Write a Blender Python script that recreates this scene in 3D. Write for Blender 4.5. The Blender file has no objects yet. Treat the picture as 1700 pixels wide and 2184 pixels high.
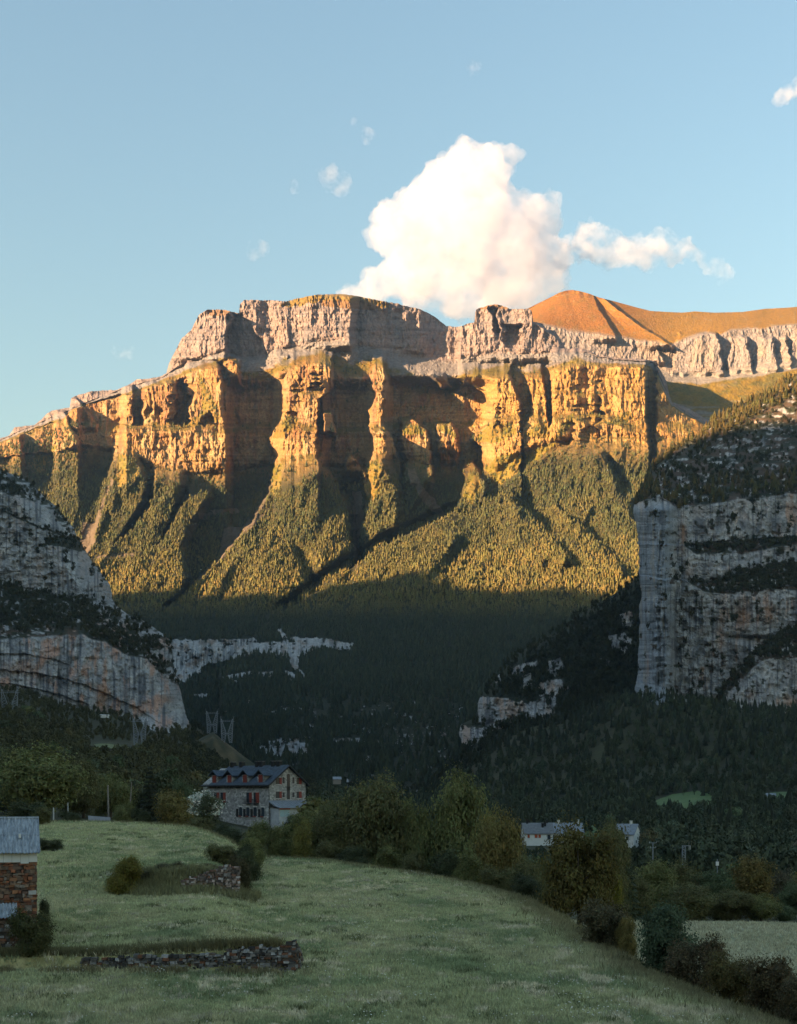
import bpy, bmesh, math, random
import numpy as np
from mathutils import Vector, Matrix

R = math.radians
rnd = random.Random(7)
rng = np.random.default_rng(7)
sc = bpy.context.scene
COL = sc.collection
import os
ALB = 0.5      # traced colours to reflectances
Q = float(os.environ.get('SCENE_Q', '1'))   # grid coarseness, 1 = final
F, CX, HY = 4200.0, 1250.0, 2485.0      # lens in photo pixels, optical axis, eye level

# ------------------------------------------------------------------ numpy noise
_T = np.random.default_rng(11).uniform(-1, 1, (1024, 1024)).astype(np.float32)
def n2(x, y, seed=0):
    x = np.asarray(x, np.float32) + np.float32(seed * 37.13 % 911); y = np.asarray(y, np.float32) + np.float32(seed * 91.7 % 877)
    x, y = np.broadcast_arrays(x, y)
    fx = np.floor(x); fy = np.floor(y); ix = fx.astype(np.int32) & 1023; iy = fy.astype(np.int32) & 1023
    fx = x - fx; fy = y - fy
    fx = fx * fx * (3 - 2 * fx); fy = fy * fy * (3 - 2 * fy)
    T = _T.ravel(); jx = (ix + 1) & 1023; jy = ((iy + 1) & 1023) << 10; iy = iy << 10
    a = T[iy + ix]; b = T[iy + jx]; c = T[jy + ix]; d = T[jy + jx]
    a = a + (b - a) * fx; c = c + (d - c) * fx
    return a + (c - a) * fy
def fb(x, y, seed=0, o=4, g=0.5):
    s = 0; a = 1; t = 0
    for i in range(o):
        s = s + a * n2(x * 2 ** i + 17.3 * i, y * 2 ** i - 9.1 * i, seed + i); t += a; a *= g
    return s / t
def ridge(x, y, seed=0, o=3, g=0.5):
    s = 0; a = 1; t = 0
    for i in range(o):
        s = s + a * (1 - np.abs(n2(x * 2 ** i + 3.7 * i, y * 2 ** i, seed + i)) * 2); t += a; a *= g
    return s / t
def sst(a, b, x):
    t = np.clip((x - a) / (b - a), 0, 1); return t * t * (3 - 2 * t)
def ip(tab, x):
    t = sorted(tab); return np.interp(x, [p[0] for p in t], [p[1] for p in t])
def mix(a, b, t):
    t = np.asarray(t)[..., None]; return a * (1 - t) + np.asarray(b) * t
def poly(x, y, pts):
    ins = np.zeros(x.shape, bool); n = len(pts)
    for i in range(n):
        x1, y1 = pts[i]; x2, y2 = pts[(i + 1) % n]
        if y1 == y2: continue
        c = ((y1 > y) != (y2 > y)) & (x < (x2 - x1) * (y - y1) / (y2 - y1) + x1)
        ins ^= c
    return ins.astype(float)

# ------------------------------------------------------------------ scene helpers
def tag(o, label=None, cat=None, group=None, kind=None):
    if label: o['label'] = label
    if cat: o['category'] = cat
    if group: o['group'] = group
    if kind: o['kind'] = kind
    return o
def link(name, me, mats, parent=None):
    o = bpy.data.objects.new(name, me); COL.objects.link(o)
    for m in (mats if isinstance(mats, (list, tuple)) else [mats]): me.materials.append(m)
    if parent: o.parent = parent
    return o
def empty(name, loc, rz=0.0):
    o = bpy.data.objects.new(name, None); COL.objects.link(o)
    o.location = loc; o.rotation_euler = (0, 0, rz); o.empty_display_size = 0.5
    return o
def mesh_np(name, v, f, col=None, smooth=False):
    """v (n,3); f (m,k) one face size"""
    me = bpy.data.meshes.new(name)
    v = np.ascontiguousarray(v, np.float32); f = np.ascontiguousarray(f, np.int32)
    me.vertices.add(len(v)); me.vertices.foreach_set('co', v.ravel())
    m, k = f.shape
    me.loops.add(m * k); me.loops.foreach_set('vertex_index', f.ravel())
    me.polygons.add(m)
    me.polygons.foreach_set('loop_start', np.arange(0, m * k, k, dtype=np.int32))
    me.polygons.foreach_set('loop_total', np.full(m, k, np.int32))
    me.polygons.foreach_set('use_smooth', np.full(m, smooth, bool))
    if col is not None:
        a = me.attributes.new('Col', 'FLOAT_COLOR', 'POINT')
        c = np.ones((len(v), 4), np.float32); c[:, :3] = np.clip(col.reshape(-1, 3) * ALB, 0.003, 0.9)
        a.data.foreach_set('color', c.ravel())
    me.update(calc_edges=True)
    return me
def grid_faces(nr, nc):
    i = np.arange(nr * nc).reshape(nr, nc)
    return np.stack([i[:-1, :-1], i[1:, :-1], i[1:, 1:], i[:-1, 1:]], -1).reshape(-1, 4)
def P(px, py, d):
    return np.stack([(px - CX) / F * d, d + 0 * px, (HY - py) / F * d], -1)
def gnormal(V):
    du = np.gradient(V, axis=1); dv = np.gradient(V, axis=0)
    n = np.cross(dv, du); n /= np.linalg.norm(n, axis=-1, keepdims=True) + 1e-9
    return n

# ------------------------------------------------------------------ materials
def nodes(name):
    m = bpy.data.materials.new(name); m.use_nodes = True
    nt = m.node_tree; b = nt.nodes['Principled BSDF']
    b.inputs['Specular IOR Level'].default_value = 0.2
    return m, nt, b
def N(nt, t, **kw):
    n = nt.nodes.new(t)
    for k, v in kw.items():
        if k in n.inputs: n.inputs[k].default_value = v
        else: setattr(n, k, v)
    return n
def attr_mat(name, scale, amount, bump, dist, rough=0.9):
    """vertex albedo, broken up by two noises at real-world scale"""
    m, nt, b = nodes(name); L = nt.links.new
    at = N(nt, 'ShaderNodeAttribute', attribute_name='Col')
    tc = N(nt, 'ShaderNodeNewGeometry')
    no = N(nt, 'ShaderNodeTexNoise', Scale=scale, Detail=6.0, Roughness=0.65)
    L(tc.outputs['Position'], no.inputs['Vector'])
    mr = N(nt, 'ShaderNodeMapRange'); mr.inputs['From Min'].default_value = 0.3; mr.inputs['From Max'].default_value = 0.7
    mr.inputs['To Min'].default_value = 1 - amount; mr.inputs['To Max'].default_value = 1 + amount
    L(no.outputs['Fac'], mr.inputs['Value'])
    mx = N(nt, 'ShaderNodeVectorMath', operation='SCALE')
    L(at.outputs['Color'], mx.inputs[0]); L(mr.outputs['Result'], mx.inputs['Scale'])
    L(mx.outputs['Vector'], b.inputs['Base Color'])
    b.inputs['Roughness'].default_value = rough
    if bump:
        bp = N(nt, 'ShaderNodeBump', Strength=bump, Distance=dist)
        L(no.outputs['Fac'], bp.inputs['Height']); L(bp.outputs['Normal'], b.inputs['Normal'])
    return m
M_rock = attr_mat('far_rock', 0.11, 0.32, 0.8, 9.0)
M_cliff = attr_mat('near_rock', 0.25, 0.25, 0.7, 2.5)
M_tree = attr_mat('forest_foliage', 0.35, 0.25, 0.0, 1.0)
M_soil = attr_mat('soil', 0.12, 0.3, 0.4, 1.0)
M_grass = attr_mat('meadow_grass', 1.8, 0.35, 0.6, 0.15)

# ------------------------------------------------------------------ conifer / broadleaf masses
def conifer_template(n=6, tiers=3):
    v = []; f = []
    for t in range(tiers):
        z0 = 0.05 + 0.25 * t; z1 = min(1.0, z0 + 0.5 + 0.03 * t); r = (1.0, 0.85, 0.55)[t]
        o = len(v)
        for k in range(n):
            a = 2 * math.pi * (k + 0.5 * (t % 2)) / n; q = r * (1.0 if k % 2 else 0.72)
            v.append((q * math.cos(a), q * math.sin(a), z0 - (0.03 if k % 2 else 0)))
        v.append((0, 0, z1))
        for k in range(n): f.append((o + k, o + (k + 1) % n, o + n))
    return np.array(v, float), np.array(f, int)
def card_template(n, seed, flat=0.75, size=0.2, low=0.1):
    """broad crown: n leaf clumps (tilted quads) round a lumpy volume, unit height"""
    r = np.random.default_rng(seed)
    lob = r.normal(0, 1, (7, 3)); lob /= np.linalg.norm(lob, axis=1)[:, None]
    lob = lob * np.array([0.28, 0.28, 0.20]) + np.array([0, 0, 0.58])
    li = r.integers(0, 7, n)
    d = r.normal(0, 1, (n, 3)); d /= np.linalg.norm(d, axis=1)[:, None]
    c = lob[li] + d * np.array([0.27, 0.27, 0.25]) * r.uniform(0.6, 1.05, (n, 1))
    c[:, 2] = np.clip(c[:, 2], low, 1.0)
    nn = d + r.normal(0, 0.5, (n, 3)) + np.array([0, 0, 0.35]); nn /= np.linalg.norm(nn, axis=1)[:, None]
    t = np.cross(nn, r.normal(0, 1, (n, 3))); t /= np.linalg.norm(t, axis=1)[:, None] + 1e-9
    b = np.cross(nn, t); s = size * r.uniform(0.5, 1.1, (n, 1))
    q = np.stack([c - t * s * 0.6, c - b * s * 0.35, c + t * s * 0.6, c + b * s * 0.35], 1).reshape(-1, 3)
    return q, np.arange(n * 4).reshape(n, 4)
def mass(name, pts, h, rad, col, templates, mat, kind='stuff', label=None, cat=None):
    """many trees too many to count, as one mesh of small trees"""
    vs = []; fs = []; cs = []; off = 0
    ti = rng.integers(0, len(templates), len(pts))
    for t, (tv, tf) in enumerate(templates):
        s = ti == t; n = int(s.sum())
        if not n: continue
        a = rng.uniform(0, 2 * math.pi, n); ca, sa = np.cos(a)[:, None], np.sin(a)[:, None]
        x = (tv[:, 0] * ca - tv[:, 1] * sa) * rad[s][:, None]; y = (tv[:, 0] * sa + tv[:, 1] * ca) * rad[s][:, None]
        z = tv[:, 2] * h[s][:, None]
        v = np.stack([x, y, z], -1) + pts[s][:, None, :]
        vs.append(v.reshape(-1, 3))
        f = tf[None] + (np.arange(n) * len(tv))[:, None, None] + off
        fs.append(f.reshape(-1, tf.shape[1])); off += n * len(tv)
        j = rng.uniform(0.8, 1.2, (n, len(tv), 1))
        cs.append((col[s][:, None, :] * j).reshape(-1, 3))
    o = link(name, mesh_np(name, np.concatenate(vs), np.concatenate(fs), np.concatenate(cs)), mat)
    return tag(o, label, cat, None, kind)
CON = [conifer_template(6, 3), conifer_template(7, 3), conifer_template(6, 2)]
# ================================================================== far mountain wall
SUN_EL, SUN_AZ = 13.0, 240.0             # azimuth clockwise from +Y: low, behind the left shoulder
def block(x, y, L, Rr, aL, aR, wl, wr, y0, y1, h0=12, h1=25, jit=5, seed=0):
    out = np.zeros(x.shape)
    if y1 >= 1395 and h1 == 25 and y1 < 1500: h1 = 260
    xs_ = [a for a, b in L] + [a for a, b in Rr]
    c = (x[0] > min(xs_) - wl - 40) & (x[0] < max(xs_) + wr + 40); r = (y > y0 - h0 - 30) & (y < y1 + h1 + 30)
    ci = np.nonzero(c)[0]; ri = np.nonzero(r[:, ci].any(1))[0] if len(ci) else ci
    if not len(ci) or not len(ri): return out
    sl = (slice(ri[0], ri[-1] + 1), slice(ci[0], ci[-1] + 1)); x = x[sl]; y = y[sl]
    j = jit * n2(y / 22.0, y * 0 + seed, 50 + seed) + jit * 0.6 * n2(y / 7.0, y * 0 + seed, 90 + seed)
    xl = ip([(b, a) for a, b in L], y) + j; xr = ip([(b, a) for a, b in Rr], y) - j
    u = np.clip((x - xl) / np.maximum(xr - xl, 1), 0, 1)
    w = sst(-wl, 0, x - xl) * (1 - sst(0, wr, x - xr))
    yj = y + 5 * n2(x / 14.0, x * 0 + seed, 130 + seed)
    w = w * sst(y0 - h0, y0 + 0.01, yj) * (1 - sst(y1, y1 + h1, yj))
    out[sl] = (aL + (aR - aL) * u) * w
    return out

def loft(x, bands, D, rows):
    """y and depth arrays through level curves; bands = list of y(x), D = list of depth(x)"""
    ys = []; ds = []; ks = []
    for k in range(len(bands) - 1):
        t = np.linspace(0, 1, int(rows[k] / Q), endpoint=(k == len(bands) - 2))[:, None]
        ys.append(bands[k] * (1 - t) + bands[k + 1] * t); ds.append(D[k] * (1 - t) + D[k + 1] * t); ks.append(k + t + 0 * bands[k])
    return np.concatenate(ys), np.concatenate(ds), np.concatenate(ks)

def add_back(V, C, steps):
    """carry the crest on backwards so that the range has a far side"""
    top = V[0]; out = []; oc = []
    for dy, dz in steps:
        q = top.copy(); q[:, 1] += dy; q[:, 0] *= (top[:, 1] + dy) / top[:, 1]; q[:, 2] += dz; out.append(q); oc.append(C[0])
    return np.concatenate([np.stack(out[::-1]), V]), np.concatenate([np.stack(oc[::-1]), C])

def sheet(name, V, C, mat):
    nr, nc = V.shape[:2]
    return tag(link(name, mesh_np(name, V.reshape(-1, 3), grid_faces(nr, nc), C.reshape(-1, 3)), mat), kind='structure')

def main_mountain():
    x = np.arange(-260, 2330, 2.1 * Q)
    y0 = ip([(-260,1440),(-100,1410),(0,1375),(30,1365),(45,1340),(110,1332),(130,1315),(145,1300),(160,1288),(200,1280),(220,1278),(222,1250),(240,1240),(290,1226),(370,1222),(405,1205),(430,1190),(500,1182),(522,1170),(530,1140),(550,1100),(570,1060),(600,1035),(625,985),(650,970),(690,970),(720,975),(750,982),(752,955),(765,941),(800,940),(900,944),(960,930),(1000,923),(1080,922),(1130,930),(1200,945),(1250,952),(1270,958),(1320,970),(1360,990),(1400,1022),(1440,1024),(1448,1022),(1465,1015),(1488,1010),(1492,972),(1500,968),(1530,958),(1550,953),(1575,958),(1600,968),(1655,968),(1668,975),(1672,1010),(1700,1012),(1715,1035),(1740,1035),(1765,1075),(1775,1095),(1810,1090),(1850,1100),(1876,1115),(1930,1122),(2000,1125),(2050,1130),(2075,1165),(2090,1195),(2100,1240),(2107,1260),(2150,1275),(2200,1305),(2218,1315),(2260,1340),(2330,1390)], x)
    y0 = y0 + 2.2 * fb(x / 9, 0 * x, 3, 3)
    y1 = ip([(-260,1444),(0,1379),(220,1284),(405,1210),(500,1188),(522,1174),(560,1152),(625,1125),(704,1100),(760,1120),(830,1120),(850,1100),(890,1092),(960,1080),(985,1068),(1090,1065),(1120,1080),(1200,1092),(1300,1110),(1400,1130),(1440,1130),(1450,1120),(1500,1115),(1560,1105),(1640,1108),(1700,1105),(1770,1102),(1850,1106),(1930,1128),(2050,1136),(2107,1266),(2330,1396)], x)
    y1 = np.maximum(y1 + 3 * fb(x / 14, 0 * x, 5, 3), y0 + 3)
    y2 = ip([(-260,1455),(0,1390),(100,1350),(200,1320),(225,1285),(300,1262),(400,1240),(450,1225),(500,1200),(550,1190),(625,1160),(700,1150),(720,1128),(742,1140),(760,1190),(830,1205),(868,1180),(905,1165),(960,1142),(1020,1140),(1045,1170),(1080,1195),(1150,1185),(1178,1150),(1202,1160),(1225,1225),(1300,1245),(1420,1255),(1456,1205),(1560,1185),(1640,1190),(1700,1190),(1740,1165),(1800,1150),(1850,1150),(1950,1150),(2040,1155),(2107,1275),(2330,1405)], x)
    y2 = np.maximum(y2 + 5 * fb(x / 12, 0 * x, 7, 3), y1 + 4)
    y3 = ip([(-260,1500),(0,1440),(60,1430),(180,1420),(250,1400),(370,1420),(400,1430),(500,1480),(600,1490),(720,1480),(800,1465),(850,1460),(900,1470),(990,1460),(1050,1465),(1150,1450),(1250,1440),(1350,1460),(1450,1460),(1520,1450),(1560,1480),(1640,1420),(1750,1385),(1850,1385),(2000,1400),(2080,1395),(2200,1380),(2330,1440)], x)
    y3 = np.maximum(y3 + 6 * fb(x / 16, 0 * x, 9, 3), y2 + 6)
    o = np.ones_like(x)
    D0 = 4720 * o; D1 = 4655 * o
    D2 = 4560 * o; D3 = 4440 * o
    D4 = 3800 * o; D5 = 3000 * o; D6 = 1850 * o
    ys, ds, ks = loft(x, [y0, y1, y2, y3, 1890 * o, 2120 * o, 2490 * o], [D0, D1, D2, D3, D4, D5, D6], [100, 46, 170, 240, 100, 120])
    X = np.broadcast_to(x, ys.shape); Y = ys
    B = np.zeros_like(Y)
    def bk(*a, **k):
        nonlocal B; B = np.maximum(B, block(X, Y, *a, **k))
    Rec = np.zeros_like(Y)
    def rec(*a, **k):
        nonlocal Rec; Rec = np.maximum(Rec, block(X, Y, *a, **k))
    # upper grey cliffs
    bk([(470, 960), (470, 1200)], [(715, 965), (732, 995), (702, 1054), (713, 1106)], 20, 105, 30, 10, 940, 1120, seed=1)
    bk([(760, 950), (842, 1100)], [(1110, 950), (1097, 1000), (1094, 1062), (1094, 1090)], -20, 80, 10, 22, 930, 1080, seed=2)
    bk([(1488, 960), (1490, 1010), (1442, 1014), (1438, 1130)], [(1670, 970), (1672, 1008), (1715, 1035), (1768, 1080), (1768, 1130)], 30, 80, 10, 14, 950, 1120, seed=3)
    Rec += sst(1096, 1125, X) * (40 + 130 * sst(1110, 1440, X)) * (1 - sst(1436, 1444, X)) * (1 - sst(1110, 1190, Y))
    rec([(1540, 970), (1556, 1040)], [(1556, 970), (1564, 1040)], 45, 55, 7, 5, 968, 1040, 8, 16, jit=8, seed=4)
    rec([(1580, 1020), (1600, 1085)], [(1640, 1020), (1628, 1085)], 50, 62, 14, 6, 1022, 1070, 10, 40, jit=12, seed=5)
    rec([(715, 960), (712, 1120)], [(745, 960), (830, 1100)], 55, 25, 8, 14, 990, 1110, seed=6)
    # main orange cliffs: left to right
    bk([(28, 1370), (45, 1450)], [(58, 1370), (74, 1450)], 40, 55, 12, 8, 1375, 1440, seed=10)
    bk([(182, 1290), (176, 1400)], [(200, 1290), (245, 1400)], 70, 90, 16, 10, 1292, 1400, seed=11)
    bk([(222, 1250), (225, 1300)], [(240, 1250), (300, 1330)], 55, 70, 10, 10, 1252, 1330, seed=12)
    bk([(394, 1200), (400, 1340)], [(412, 1205), (414, 1330)], 85, 95, 14, 7, 1212, 1330, seed=13)
    bk([(458, 1230), (456, 1350)], [(552, 1190), (543, 1330)], 110, 140, 20, 8, 1205, 1340, seed=14)
    bk([(590, 1150), (620, 1230), (585, 1300), (580, 1340)], [(684, 1140), (694, 1270), (700, 1340)], 120, 150, 16, 10, 1165, 1340, 62, seed=15)
    bk([(402, 1325), (368, 1400), (358, 1500)], [(692, 1310), (716, 1400), (722, 1490)], 140, 175, 20, 10, 1338, 1485, seed=16)
    bk([(700, 1120), (725, 1200)], [(748, 1130), (750, 1190)], 60, 80, 10, 10, 1130, 1195, seed=17)
    bk([(870, 1130), (905, 1170), (897, 1230), (893, 1305), (880, 1325), (851, 1372), (848, 1390), (862, 1410), (866, 1460)], [(1040, 1139), (1034, 1231), (996, 1250), (993, 1330), (987, 1396), (997, 1460)], 150, 185, 12, 9, 1150, 1470, 62, seed=18)
    bk([(868, 1110), (880, 1150)], [(900, 1100), (905, 1180)], 90, 110, 12, 14, 1120, 1170, seed=33)
    bk([(1018, 1295), (1022, 1350)], [(1036, 1295), (1048, 1355)], 235, 240, 8, 6, 1300, 1350, 14, 16, jit=3, seed=19)
    bk([(1176, 1150), (1170, 1215), (1185, 1250), (1155, 1290), (1158, 1335), (1178, 1370), (1172, 1440)], [(1204, 1150), (1198, 1275), (1200, 1335), (1225, 1370), (1252, 1440)], 120, 135, 9, 10, 1160, 1440, 62, seed=20)
    bk([(1268, 1310), (1266, 1370), (1275, 1440)], [(1282, 1310), (1335, 1350), (1350, 1440)], 200, 235, 16, 12, 1318, 1440, 14, 200, seed=21)
    bk([(1375, 1330), (1380, 1370)], [(1412, 1330), (1432, 1370)], 185, 200, 12, 10, 1332, 1380, 12, 120, seed=22)
    bk([(1350, 1170), (1390, 1215)], [(1385, 1175), (1412, 1215)], 190, 170, 12, 12, 1172, 1205, 8, 14, jit=3, seed=23)
    bk([(1168, 1345), (1178, 1375), (1172, 1450)], [(1190, 1345), (1228, 1372), (1256, 1450)], 190, 220, 10, 9, 1352, 1440, 16, 160, seed=34)
    bk([(1094, 1425), (1084, 1475)], [(1100, 1425), (1140, 1475)], 150, 150, 10, 12, 1430, 1470, 10, 60, seed=35)
    Rec += 75 * sst(62, 80, X) * (1 - sst(165, 185, X)) * sst(1.5, 2.2, ks) + 80 * sst(240, 262, X) * (1 - sst(372, 398, X)) * sst(1.3, 2.0, ks)
    Rec += 110 * sst(705, 735, X) * (1 - sst(850, 900, X)) * sst(1160, 1230, Y) + 90 * sst(1010, 1040, X) * (1 - sst(1140, 1175, X)) * sst(1180, 1240, Y)
    Rec += 130 * sst(1205, 1235, X) * (1 - sst(1505, 1560, X)) * sst(1170, 1215, Y) * (1 - sst(1430, 1520, Y))
    bk([(1445, 1185), (1524, 1225), (1541, 1268), (1538, 1330), (1508, 1348), (1485, 1380), (1512, 1400), (1520, 1460)], [(1600, 1187), (1628, 1268), (1630, 1330), (1634, 1378), (1632, 1440)], 130, 165, 14, 9, 1190, 1470, 62, seed=24)
    bk([(1656, 1180), (1674, 1260), (1664, 1320), (1640, 1345), (1645, 1420)], [(1696, 1180), (1710, 1240), (1712, 1320), (1722, 1345), (1720, 1410)], 135, 165, 9, 9, 1190, 1400, 62, seed=25)
    bk([(1730, 1110), (1734, 1330), (1708, 1370), (1700, 1420)], [(2030, 1110), (2022, 1154), (2024, 1340), (2030, 1420)], 175, 215, 10, 14, 1115, 1400, 46, seed=26)
    bk([(2058, 1140), (2062, 1300), (2058, 1420)], [(2080, 1140), (2110, 1260), (2230, 1330)], 160, 190, 8, 60, 1140, 1400, 20, seed=27)
    # dark clefts in the big buttresses
    for (xa, xb, ya, yb, dd, s) in ((935, 942, 1195, 1250, 28, 40), (915, 925, 1300, 1350, 30, 41), (1832, 1842, 1160, 1290, 35, 42), (1876, 1886, 1210, 1300, 40, 43), (1840, 1880, 1320, 1380, 55, 44),
                               (548, 592, 1205, 1320, 75, 45), (645, 672, 1310, 1352, 60, 46), (470, 500, 1285, 1305, 40, 47), (1565, 1572, 1275, 1335, 40, 48), (1780, 1800, 1330, 1390, 30, 49), (990, 1008, 1180, 1230, 45, 50)):
        rec([(xa + 6, ya), (xa - 8, yb)], [(xb - 4, ya), (xb + 4, yb)], dd * 0.7, dd * 1.1, 22, 6, ya, yb - 8, 22, 45, jit=15, seed=s)
    # wooded spurs, their left edges turned to the sun
    Fo = np.zeros_like(Y)
    def fo(*a, **k):
        nonlocal Fo; Fo = np.maximum(Fo, block(X, Y, *a, **k))
    fo([(372, 1400), (350, 1480), (325, 1560), (307, 1650), (295, 1700), (275, 1740)], [(400, 1400), (455, 1500), (440, 1570), (395, 1650), (345, 1720)], 120, 125, 16, 26, 1420, 1760, 40, 60, seed=60)
    fo([(490, 1560), (440, 1635), (397, 1680), (349, 1720), (330, 1745), (300, 1770)], [(560, 1520), (540, 1600), (500, 1700), (440, 1755), (330, 1830)], 150, 160, 14, 26, 1500, 1850, 60, 60, seed=61)
    fo([(600, 1560), (566, 1606), (522, 1690), (441, 1752), (345, 1825), (330, 1870)], [(640, 1560), (590, 1640), (560, 1720), (572, 1800), (560, 1860), (500, 1900)], 220, 235, 14, 34, 1580, 1990, 70, 90, seed=62)
    fo([(866, 1455), (845, 1560), (820, 1600), (790, 1640), (735, 1700), (700, 1750), (625, 1820), (560, 1880), (500, 1930)], [(1000, 1460), (1050, 1520), (1088, 1600), (1095, 1700), (1115, 1740), (1080, 1800), (990, 1880), (930, 1940)], 200, 225, 12, 30, 1440, 2000, 40, 120, seed=63)
    fo([(1152, 1440), (1140, 1520), (1155, 1560), (1150, 1610), (1130, 1690), (1123, 1715), (1150, 1750), (1140, 1800)], [(1195, 1440), (1235, 1540), (1240, 1640), (1205, 1700), (1140, 1800)], 160, 175, 12, 36, 1440, 1760, 30, 60, seed=64)
    fo([(1462, 1430), (1455, 1470), (1470, 1510), (1450, 1570), (1420, 1620)], [(1475, 1430), (1500, 1490), (1520, 1530), (1500, 1600)], 190, 190, 12, 16, 1440, 1600, 20, 40, seed=65)
    hill = block(X, Y, [(1800, 1395), (1720, 1425), (1640, 1480), (1560, 1530), (1480, 1575), (1400, 1620), (1250, 1690), (1060, 1810), (965, 1885), (850, 1950), (780, 2010), (700, 2100)], [(2800, 1390), (2800, 2100)], 1, 1, 14, 10, 1400, 2600, 60, 10, jit=4, seed=66)
    hill = hill * (60 + 330 * sst(1400, 1900, Y) + 0.10 * (X - 1500))
    hill += 85 * block(X, Y, [(1545, 1560), (1590, 1640), (1690, 1770)], [(1600, 1560), (1680, 1640), (1800, 1770)], .6, 1, 60, 22, 1570, 1740, 50, 60, 8, 67) + 80 * block(X, Y, [(1690, 1590), (1760, 1660), (1880, 1790)], [(1740, 1590), (1840, 1670), (1950, 1790)], .6, 1, 60, 22, 1600, 1770, 40, 60, 8, 68) + 60 * block(X, Y, [(1300, 1700), (1250, 1800)], [(1420, 1690), (1385, 1800)], .6, 1, 60, 18, 1690, 1830, 40, 60, 6, 69) + 70 * block(X, Y, [(1820, 1430), (1860, 1500), (1900, 1560)], [(1880, 1430), (1930, 1500), (1975, 1560)], .6, 1, 50, 16, 1440, 1580, 40, 60, 6, 70)
    Fo = np.maximum(Fo, hill)
    xg = ip([(1540, 1530), (1580, 1455), (1620, 1380), (1690, 1228), (1810, 1040), (1885, 945), (1950, 830)], Y)
    gul = (112 + 40 * fb(X / 40, Y / 40, 122, 2)) * np.exp(-((X - xg + 26 + 6 * fb(X / 30, Y / 30, 121, 2)) / 30) ** 2) * sst(1550, 1640, Y) * (1 - sst(1880, 1960, Y)) * (hill <= 1)
    gul += 90 * np.exp(-((X - ip([(1480, 1012), (1560, 1085), (1650, 1108), (1760, 1118), (1830, 1075)], Y) - 8) / 22) ** 2) * sst(1470, 1540, Y) * (1 - sst(1800, 1850, Y))
    # hollows in the right hand wood
    hol = 110 * np.exp(-(((X - 1730) + (Y - 1640) * -0.9) / 60) ** 2 - ((Y - 1620) / 70) ** 2) + 90 * np.exp(-(((X - 1880) - (Y - 1700) * 0.9) / 60) ** 2 - ((Y - 1690) / 60) ** 2)
    hol += 60 * np.exp(-((X - 1440 + (Y - 1720) * 0.8) / 22) ** 2) * sst(1640, 1700, Y) * (1 - sst(1800, 1850, Y)) + 55 * np.exp(-((X - 1940 - (Y - 1500) * 0.45) / 14) ** 2) * sst(1420, 1460, Y) * (1 - sst(1600, 1650, Y))
    hol += 70 * np.exp(-((X - 955 - (Y - 1760) * 0.5) / 28) ** 2) * sst(1680, 1740, Y) * (1 - sst(1840, 1900, Y))
    forest = sst(2.9, 3.15, ks)
    D = ds - B * (1 - 0.85 * sst(2.95, 3.8, ks)) + Rec * (1 - sst(3.0, 3.5, ks)) - Fo * sst(2.85, 3.1, ks) + (hol + gul) * forest
    # relief: flutes, strata, gullies
    up = 1 - sst(0.9, 1.05, ks); mid = sst(1.75, 2.0, ks) * (1 - sst(2.9, 3.1, ks)); led = np.clip(1 - up - mid - forest, 0, 1)
    wx = X + 16 * fb(X / 70, Y / 90, 20, 4); wy = Y + 14 * fb(X / 60, Y / 50, 24, 3)
    msk = sst(-0.35, 0.35, fb(X / 90, Y / 120, 29, 3))
    D += up * (-20 * ridge(wx / 75, Y / 190, 21, 2) - (4 + 13 * msk) * ridge(wx / 30, wy / 85, 36, 4, 0.62) - 9 * fb(X / 8, Y / 12, 22, 3) - 6 * np.clip(ridge(wx / 13, Y / 45, 41, 2), 0, 1) - 3 * np.round(3 * n2(X / 240, wy / 14, 23)) / 3)
    D += mid * (-15 * ridge(wx / 62, Y / 240, 25, 2) - (3 + 14 * msk) * ridge(wx / 24, wy / 100, 37, 4, 0.65) - 11 * fb(wx / 50, wy / 28, 28, 4) - 8 * fb(X / 7, Y / 13, 26, 3) - 5 * np.clip(ridge(wx / 11, Y / 55, 40, 2), 0, 1) - 4 * np.round(3 * n2(X / 260, wy / 10, 27)) / 3)
    ym = 1352 + 22 * fb(X / 90, 0 * Y, 38, 3) - 30 * sst(1430, 1560, X) * (1 - sst(1900, 2000, X)); ym2 = 1238 + 26 * fb(X / 70, 0 * Y, 39, 3)
    shelf = mid * sst(ym - 26, ym + 4, Y); D -= 46 * shelf + 16 * mid * sst(ym2 - 12, ym2 + 3, Y)
    ledge_m = mid * (np.exp(-((Y - ym + 12) / 16) ** 2) + 0.6 * np.exp(-((Y - ym2 + 6) / 8) ** 2))
    D += led * (10 * fb(X / 22, Y / 14, 30, 4) + 5 * ridge(X / 10, Y / 8, 31, 2))
    D += forest * (-34 * ridge((X + 0.55 * Y) / 80, (Y - 0.4 * X) / 260, 33, 3) + 10 * fb(X / 25, Y / 20, 34, 3)) * (1 - 0.6 * sst(1900, 2000, Y))
    V = P(X, Y, D); n = gnormal(V); nz = np.abs(n[..., 2])
    # ---- albedo
    g = lambda a, b, s: fb(X / a, Y / b, s, 4)
    strata = n2(X / 260 + 0.3 * n2(X / 80, Y / 80, 71), Y / 5.0, 70)
    fine = fb(X / 5, Y / 5, 72, 3)
    lime = np.array([0.37, 0.285, 0.265]); C = np.zeros(Y.shape + (3,)) + lime
    C = mix(C, [0.42, 0.305, 0.265], sst(-0.1, 0.5, g(60, 60, 73))); C = mix(C, [0.25, 0.235, 0.25], sst(0.1, 0.6, g(30, 50, 74)) * 0.7)
    och = np.zeros(Y.shape + (3,)) + np.array([0.49, 0.275, 0.105])
    och = mix(och, [0.56, 0.36, 0.175], sst(-0.2, 0.4, g(45, 60, 75))); och = mix(och, [0.36, 0.155, 0.075], sst(0.05, 0.5, fb(X / 14, Y / 70, 76, 4)) * 0.8)
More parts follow.
